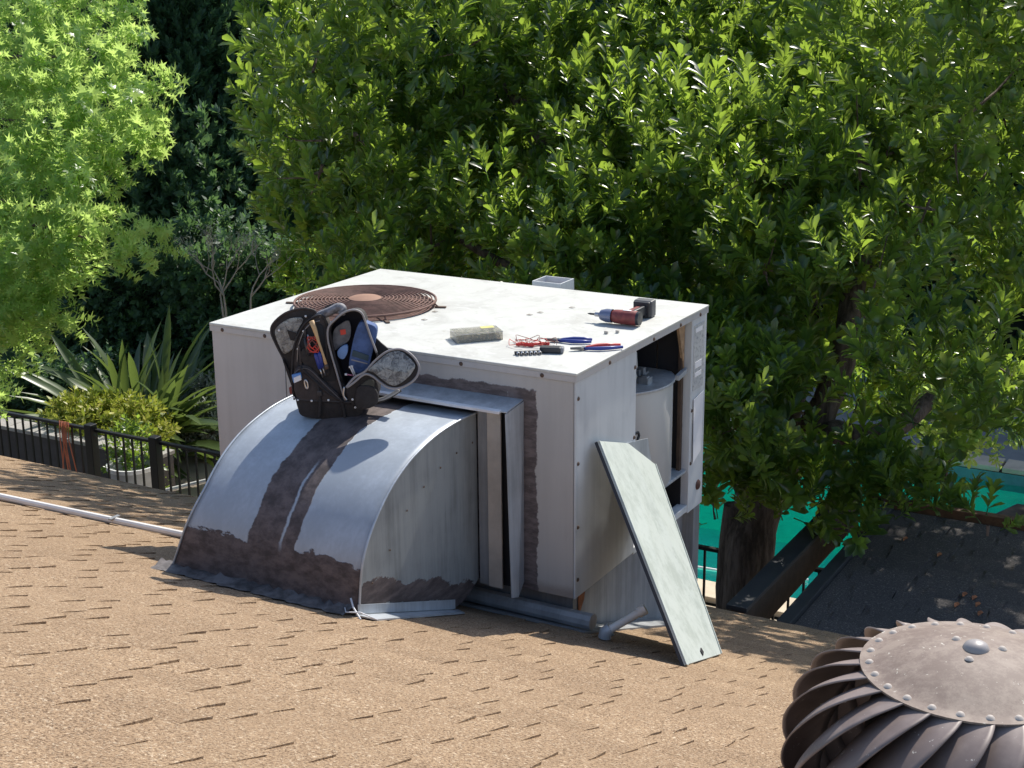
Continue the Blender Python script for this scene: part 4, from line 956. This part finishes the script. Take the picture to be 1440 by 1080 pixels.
def outline_ok(px, py, mg=0):
    # left edge of the crown seen in the photograph, and its lower edge over the pool and patio cover
    lx = np.interp(py, [-400, 0, 70, 150, 200, 260, 330, 400, 470], [330, 350, 372, 325, 320, 320, 395, 415, 430])
    by = np.interp(px, [300, 420, 800, 960, 1000, 1060, 1130, 1180, 1300, 1380, 1440], [400, 470, 560, 660, 690, 650, 720, 700, 680, 590, 540])
    return px > lx+mg and py < by-mg*.8
tries = 0
r2 = random.Random(11)
while len(lobes) < 230 and tries < 40000:
    tries += 1
    y = r2.uniform(2.9, 7.2); r = r2.uniform(.24, .52); x = r2.uniform(-6.5, 2.6); z = r2.uniform(-2.0, 2.6)
    hi = (y-1.40) if ((x < -2.5 or x > -.3) and r2.random() < .45) else (-.15+.70*(y-2.9)+.50*math.sin(x*2.7+1)*math.sin(y*3.1+x)+r2.uniform(-.15, .25))
    if z+r*.7 > min(hi, y-1.38): continue
    if z+r > 3.3: continue
    px, py = proj((x, y, z)); rp = r*F_PX/((np.array((x, y, z))-CAM)@fw)
    if not outline_ok(px, py, rp*.85): continue
    if px > 1440+rp+160 or py < -330: continue
    if y > 4.6 and py > 300 and r2.random() < .6: continue
    if 1125 < px < 1300 and 430 < py < 640 and y < 4.6: continue      # the forked limbs stay in view
    if 1000 < px < 1100 and py > 640: continue
    if any((c[0]-x)**2+(c[1]-y)**2+(c[2]-z)**2 < (.55*(r+r_))**2 for c, r_ in lobes): continue
    lobes.append(((x, y, z), r))
for px, py, Y, r in ((1000, 600, 3.1, .28), (1005, 655, 3.2, .22), (1045, 690, 3.3, .20), (1110, 680, 3.3, .25), (1180, 670, 3.4, .28), (1005, 715, 3.4, .12), (1120, 735, 3.3, .14), (1240, 680, 3.4, .26), (1290, 690, 3.2, .18), (1350, 728, 3.0, .10), (1390, 735, 3.0, .08), (1195, 735, 3.2, .13), (1060, 560, 3.2, .3), (1120, 560, 3.3, .25)):
    lobes.append((tuple(at(px, py, Y)), r))
P, D, E = lobe_points(lobes, 345, .18)
lowl = [l for l in lobes if l[0][2] < -.1 or l[0][1] > 5.2]
P2, D2, E2 = lobe_points(lowl, 165, .3); P = np.concatenate([P, P2]); D = np.concatenate([D, D2])
sx, sy_, sz = P.T; kp = ~((sx > -.15) & (sy_ > 3.7) & (rng.random(len(P)) < .66))
_z = (P-CAM)@fw; _px = 720+F_PX*((P-CAM)@rt)/_z; _py = 540-F_PX*((P-CAM)@up)/_z
def near_path(path, w):
    m = np.zeros(len(P), bool)
    for (x0, y0), (x1, y1) in zip(path, path[1:]):
        t = np.clip(((_px-x0)*(x1-x0)+(_py-y0)*(y1-y0))/((x1-x0)**2+(y1-y0)**2), 0, 1); m |= np.hypot(_px-x0-t*(x1-x0), _py-y0-t*(y1-y0)) < w
    return m
clear_ = near_path([(1140, 615), (1165, 560), (1190, 480), (1195, 455)], 42) | near_path([(1140, 612), (1250, 607)], 36)
kp &= ~(clear_ & (sy_ < 4.5) & (rng.random(len(P)) < .93)); P, D = P[kp], D[kp]
crown('crown', tree, P, D, M_leafA, spA, .85, 1.14, single=285, outw=.6, jitter=.28)
tb = MB()
for i in range(240):
    c, r = lobes[random.randrange(len(lobes))]; d = Vector(rdir(1)[0]); e = Vector(c)+d*r*.95
    s_ = Vector(c)-d*r*.2-Vector((0, 0, r*.4)); tb.tube([s_, (s_+e)/2+Vector((0, 0, -.03)), e], (.011, .007, .003), 4, False)
o = part('twigs', tb, M_bark, tree); tag(o, kind='stuff')

# --- lime-green sweetgum on the left
sg = thing('lime_green_tree', 'bright lime green star-leaved tree filling the left edge', 'tree', (-10.6, 5.4, GZ))
part('trunk', trunk(MB(), [(-10.6, 5.4, GZ), (-10.5, 5.3, -2.5), (-10.3, 5.2, -.5), (-10.3, 5.2, 2.2)], .13, .05), M_bark, sg, smooth=True)
PL = leaf_palmate(); spL = [sprig(9+i % 3, PL, .098, .20, 1.5, 200+i) for i in range(6)]
lob = []
for (px, py, Y, r) in ((60, -40, 4.7, .7), (150, 10, 4.6, .45), (30, 70, 4.3, .6), (120, 80, 4.2, .55), (185, 115, 4.3, .38), (205, 170, 4.25, .26), (60, 170, 4.2, .6), (135, 190, 4.1, .42), (175, 195, 4.2, .36), (30, 260, 4.1, .55), (100, 260, 4.0, .45), (120, 300, 4.0, .34), (60, 330, 4.0, .5), (150, 335, 3.95, .30), (195, 335, 3.95, .24), (222, 338, 3.95, .16), (20, 400, 4.1, .45), (75, 400, 4.0, .33), (60, 450, 4.05, .26), (98, 425, 4.1, .2), (15, 470, 4.3, .3), (-10, 530, 4.4, .28), (10, 545, 4.4, .17), (0, 330, 4.2, .5), (-20, 420, 4.3, .5), (50, 480, 4.3, .22), (225, 120, 4.2, .14), (60, 360, 5.0, .4), (-60, 300, 4.6, .6), (-60, 120, 4.6, .7), (110, -100, 4.6, .6), (190, 0, 4.6, .16)):
    Yt = Y+max(0, (380-py))*.0052; lob.append((at(px-26, py, Yt), r*(Yt+5)/(Y+5)*.95))
P, D, E = lobe_points(lob, 370, .15)
ok = np.array([py_ < 560 for py_ in [proj(p)[1] for p in P]]); P, D = P[ok], D[ok]
crown('crown', sg, P, D, M_leafL, spL, .1, 1.0, single=285, outw=.8, down=.65, jitter=.5)
for i in range(9):
    c, r = lob[[3, 6, 9, 11, 12, 13, 16, 18, 20][i]]; c = np.array(c)
    part('limb', trunk(MB(), [(-10.3, 5.2, float(c[2])-.5), tuple((np.array((-10.3, 5.2, c[2]-.1))+c)/2), tuple(c)], .035, .01, 6), M_bark, sg, smooth=True)

# --- dark evergreens behind
SM = leaf_small(.42)
def tuft(n, L, seed, spread=.9, twig=.12, leaf=SM): return sprig(n, leaf, L, twig, spread, seed)
def evergreen(x, y, h, r, label, n=2600, group='dark evergreens at the back', mat=None):
    t = thing('cypress_tree', label, 'tree', (x, y, GZ), 0, group)
    part('trunk', trunk(MB(), [(x, y, GZ), (x+.05, y, GZ+h*.4), (x, y, GZ+h*.85)], .16, .04), M_bark, t, smooth=True)
    hh = rng.uniform(.06, 1, n)**.9; a = rng.uniform(0, 6.28, n)
    k = 6; lump = 1+.22*np.sin(a*3+hh*17)+.15*np.sin(a*5-hh*29)
    rr = r*(1-hh**6)**.6*lump*rng.uniform(.55, 1.03, n)
    P = np.stack([x+rr*np.cos(a), y+rr*np.sin(a), GZ+hh*h], -1); D = np.stack([np.cos(a), np.sin(a), np.full(n, .3)], -1)
    crown('crown', t, P, D, mat or M_leafD, [tuft(16, .10, 300+i, .7, .26) for i in range(4)], .9, 1.15, outw=.5)
c1 = at(262, 300, 11.0)
evergreen(c1[0], 11.0, 5.9, 1.0, 'dark columnar cypress standing right beside the lime green tree', 5200)
c1 = at(345, 200, 12.2)
evergreen(c1[0], 12.2, 6.2, 1.2, 'dark cypress in the gap left of the glossy tree', 5200)
c1 = at(185, 250, 12.4); evergreen(c1[0], 12.4, 6.2, 1.4, 'dark cypress mostly hidden behind the lime green tree', 3000)
bt = thing('bare_trunked_tree', 'leaning brown trunk under the dark cypresses', 'tree', tuple(at(185, 560, 9.9)[:2])+(GZ,))
b0_ = at(190, 425, 9.9)
part('trunk', trunk(MB(), [(b0_[0], 9.9, GZ), (b0_[0]-.1, 9.9, b0_[2]), (b0_[0]-.4, 10, b0_[2]+.5), (b0_[0]-.5, 10.1, b0_[2]+1)], .16, .1), M_bark, bt, smooth=True)
part('limb', trunk(MB(), [(b0_[0]-.1, 9.9, b0_[2]-.3), (b0_[0]+.3, 10, b0_[2]+.1), (b0_[0]+.6, 10.1, b0_[2]+.7)], .10, .07), M_bark, bt, smooth=True)
P = np.array([b0_[0]+.1, 9.8, b0_[2]+1.5])+rng.normal(size=(1500, 3))*np.array([.8, .4, .5]); crown('crown', bt, P, rdir(1500), M_leafD, [tuft(14, .10, 330, .8)], .5, 1.1)
def hedge(name, label, x0, x1, y, z1, th, n, mat, leaf, L, rootn='hedge', lump=.25, cat='hedge', z0=GZ):
    t = thing(name, label, cat, ((x0+x1)/2, y+th/2, z0))
    core = MB().span((x0+.2, y+.35, z0), (x1-.2, y+th-.2, z1-.35)); part('shade_core', core, plain('hedge_shade_green', (.012, .018, .010), .95), t)  # solid near-black box stands for the shade between the leaves
    A = (x1-x0)*(z1-z0); k = int(n*.8); P = np.empty((n, 3)); D = np.zeros((n, 3))
    P[:k, 0] = rng.uniform(x0, x1, k); P[:k, 2] = rng.uniform(z0, z1, k)
    P[:k, 1] = y+lump*np.sin(P[:k, 0]*2.1+1.3*np.sin(P[:k, 2]*1.7))*np.sin(P[:k, 2]*2.3+P[:k, 0]*.7)+rng.uniform(0, .35, k); D[:k, 1] = -1
    P[k:, 0] = rng.uniform(x0, x1, n-k); P[k:, 1] = rng.uniform(y, y+th, n-k); P[k:, 2] = z1+lump*np.sin(P[k:, 0]*3)*.6+rng.uniform(-.3, .1, n-k); D[k:, 2] = 1
    crown('foliage', t, P, D, mat, [tuft(leaf, L, 400+i, 1.1, .18, leaf_small(.55)) for i in range(4)], .4, 1.1, outw=.8, jitter=.6)
a_ = at(-120, 520, 9.0); b_ = at(460, 520, 9.0)
hedge('ivy_hedge', 'dark ivy hedge behind the spiky plant at the left', a_[0], b_[0]+.6, 8.9, -1.85, 1.0, 5200, M_leafD, 12, .085)
a2 = at(-60, 560, 7.2); b2 = at(125, 560, 7.2)
hedge('low_hedge', 'low dark hedge directly behind the planter wall at the left edge', a2[0], b2[0], 7.0, float(at(40, 530, 7.0)[2]), .9, 1500, M_leafD, 10, .07)
hedge('tall_hedge', 'tall very dark hedge closing the view at the back', -26, 14, 15.2, 1.9, 1.6, 15000, M_leafD, 12, .15)

# --- spiky strelitzia clump
st = thing('strelitzia_clump', 'spiky grey green bird-of-paradise clump beyond the fence', 'plant', tuple(at(205, 620, 7.3)[:2])+(GZ,))
s0 = at(205, 612, 7.3)
def blade_mesh(L, w, seed):
    r_ = random.Random(seed); m = MB(); n = 8; vs = []; bd = r_.uniform(.12, .55)
    for i in range(n+1):
        t = i/n; ww = w*(math.sin(math.pi*min(1, max(0, (t-.42)/.58)))**.7 if t > .42 else 0)+.012*(1-t)
        y = L*t; z = -bd*L*t**2.4
        vs += [(-ww, y, z+ww*.45), (0, y, z), (ww, y, z+ww*.45)]
    fs = [(i*3+j, i*3+j+1, (i+1)*3+j+1, (i+1)*3+j) for i in range(n) for j in (0, 1)]
    m.add(vs, fs); me = m.mesh('leaf', fix=False, smooth=True); me.materials.append(M_leafS); return me
bms = [blade_mesh(1, w, i) for i, w in enumerate((.026, .031, .036, .025, .030))]
for i in range(240):
    a = random.uniform(0, 6.28); el = random.triangular(.1, 1.45, 1.0); L = random.uniform(1.0, 1.75)
    d = np.array([[math.cos(a)*math.cos(el)+.30, math.sin(a)*math.cos(el)-.1, math.sin(el)]])
    M = frames(d, np.array([[0, 0, 1.]])+rng.normal(size=(1, 3))*.2, np.array([random.uniform(-.5, .5)]), np.array([L]), np.array([[random.uniform(-.28, .32), random.uniform(-.2, .2), s0[2]-GZ-.25]]))[0]
    o = link('leaf', bms[i % 5], None, st, local=True); o.matrix_local = Matrix([list(M[j]) for j in range(3)]+[[0, 0, 0, 1]])
part('crown_base', MB().tube([(s0[0], 7.3, GZ), (s0[0], 7.3, s0[2]-.1)], (.35, .28), 12), M_twig, st)
for i in range(10):
    d = np.array([[random.uniform(-1.1, -.4), -.1, random.uniform(.5, 1)]]); M = frames(d, np.array([[0, 0, 1.]]), np.zeros(1), np.array([random.uniform(1.2, 1.6)]), np.array([[-.2, 0, s0[2]-GZ-.25]]))[0]
    if i < 3: o = link('leaf', bms[3], None, st, local=True); o.matrix_local = Matrix([list(M[j]) for j in range(3)]+[[0, 0, 0, 1]])
# --- variegated yellow shrub and other small plants
def shrub(name, label, c, rad, n, mat, leafn, L, cat='shrub'):
    t = thing(name, label, cat, (c[0], c[1], GZ)); P = []
    d = rdir(n); k = rng.uniform(.45, 1.05, n); P = np.array(c)+d*k[:, None]*np.array(rad)
    part('stems', MB().tube([(c[0], c[1], GZ), (c[0]+.03, c[1], c[2])], (.05, .02), 6).tube([(c[0]+.05, c[1], GZ), (c[0]+rad[0]*.5, c[1], c[2])], (.04, .015), 6), M_bark, t)
    crown('foliage', t, P, d, mat, [tuft(leafn, L, 500+i, 1.1, .10, leaf_small(.5)) for i in range(4)], .4, 1.0, outw=.8)
c = at(150, 598, 6.35); shrub('variegated_shrub', 'low yellow and green variegated shrub behind the fence', c, (.78, .42, .26), 900, M_leafV, 9, .075)
c = at(190, 660, 5.7); shrub('leafy_shrub', 'small green shrub between the pale bin and the right fence post', c, (.28, .2, .45), 260, M_leafA, 9, .06)
c = at(298, 556, 8.0); shrub('silvery_succulent', 'silver grey bushy plant beside the left side of the unit', c, (.26, .2, .18), 300, M_leafG, 9, .06)
c = at(292, 600, 7.5); shrub('silvery_groundcover', 'pale spiky ground cover spilling over the concrete block', (c[0], c[1], c[2]), (.16, .16, .26), 130, M_leafG, 8, .07)
# --- bare silver twigs behind the unit's left end
bs = thing('bare_shrub', 'nearly leafless silver twigged shrub behind the left end of the unit', 'shrub', tuple(at(330, 500, 5.2)[:2])+(GZ,))
bx = at(330, 470, 5.2)
def grow(mb, p, d, L, r, lv, tips):
    q = p+d*L; mb.tube([p, (p+q)/2+Vector((random.uniform(-.02, .02),)*3), q], (r, r*.8, r*.6), 5, False)
    if lv == 0: tips.append(q); return
    for i in range(random.choice((2, 3))):
        e = (d+Vector((random.uniform(-.8, .8), random.uniform(-.6, .6), random.uniform(-.1, .7)))).normalized(); grow(mb, q, e, L*random.uniform(.55, .8), r*.6, lv-1, tips)
tips = []
for i, (px, e) in enumerate(((322, -.2), (316, .05), (345, .25))):
    mb = MB(); p = Vector(at(px, 470, 5.2)); b_ = Vector((p.x-e*.3, p.y, GZ)); mb.tube([b_, p], (.028, .016), 6)
    grow(mb, p, Vector((e, 0, 1)).normalized(), .36, .014, 4, tips); part('stem', mb, M_twig, bs, smooth=True)
P = np.array([tuple(t) for t in tips]); P = P[::3]
crown('leaves', bs, P, rdir(len(P)), M_leafG, [tuft(5, .035, 610, 1.2, .03)], .1, 1.0)
# --- lime shoots at the lower right of the big tree, hanging foliage over the patio cover
sh = thing('lime_shoots', 'bright lime green leafy shoots against the grey pool deck at right', 'shrub', tuple(at(1350, 700, 5.2)[:2])+(GZ,))
lb2 = [(at(px, py, 5.0), r) for px, py, r in ((1345, 585, .17), (1385, 590, .14), (1400, 615, .12), (1365, 620, .13), (1325, 632, .10), (1400, 570, .1))]
P, D, E = lobe_points(lb2, 900, .2); crown('foliage', sh, P, D, M_leafL, [sprig(9, OB, .085, .12, 1.0, 620+i) for i in range(3)], .5, 1.0)
q0 = at(1330, 660, 5.2); part('stem', trunk(MB(), [(q0[0], 5.2, GZ), (q0[0], 5.2, q0[2]), tuple(at(1375, 600, 5.0))], .03, .012, 6), M_bark, sh, smooth=True)
# fallen leaves on the patio cover and on the tan roof by the eave
LP = at(1330, 812, 3.0)
for i in range(9):
    x, y = (random.uniform(.3, 1.5), random.uniform(2.2, 3.8)) if i < 4 else (.93+random.uniform(-.06, .10), 2.75+random.uniform(-.15, .15))
    V, F = leaf_obovate(.09); b = MB().add([(x+v[0]*.08, y+v[1]*.8, LZ+.018+abs(v[2])*.03) for v in V], F)
    tag(part('fallen_leaf', b, M_copper), 'dry rust brown leaf lying on the dark patio cover', 'leaf', 'dry leaves on the patio cover')
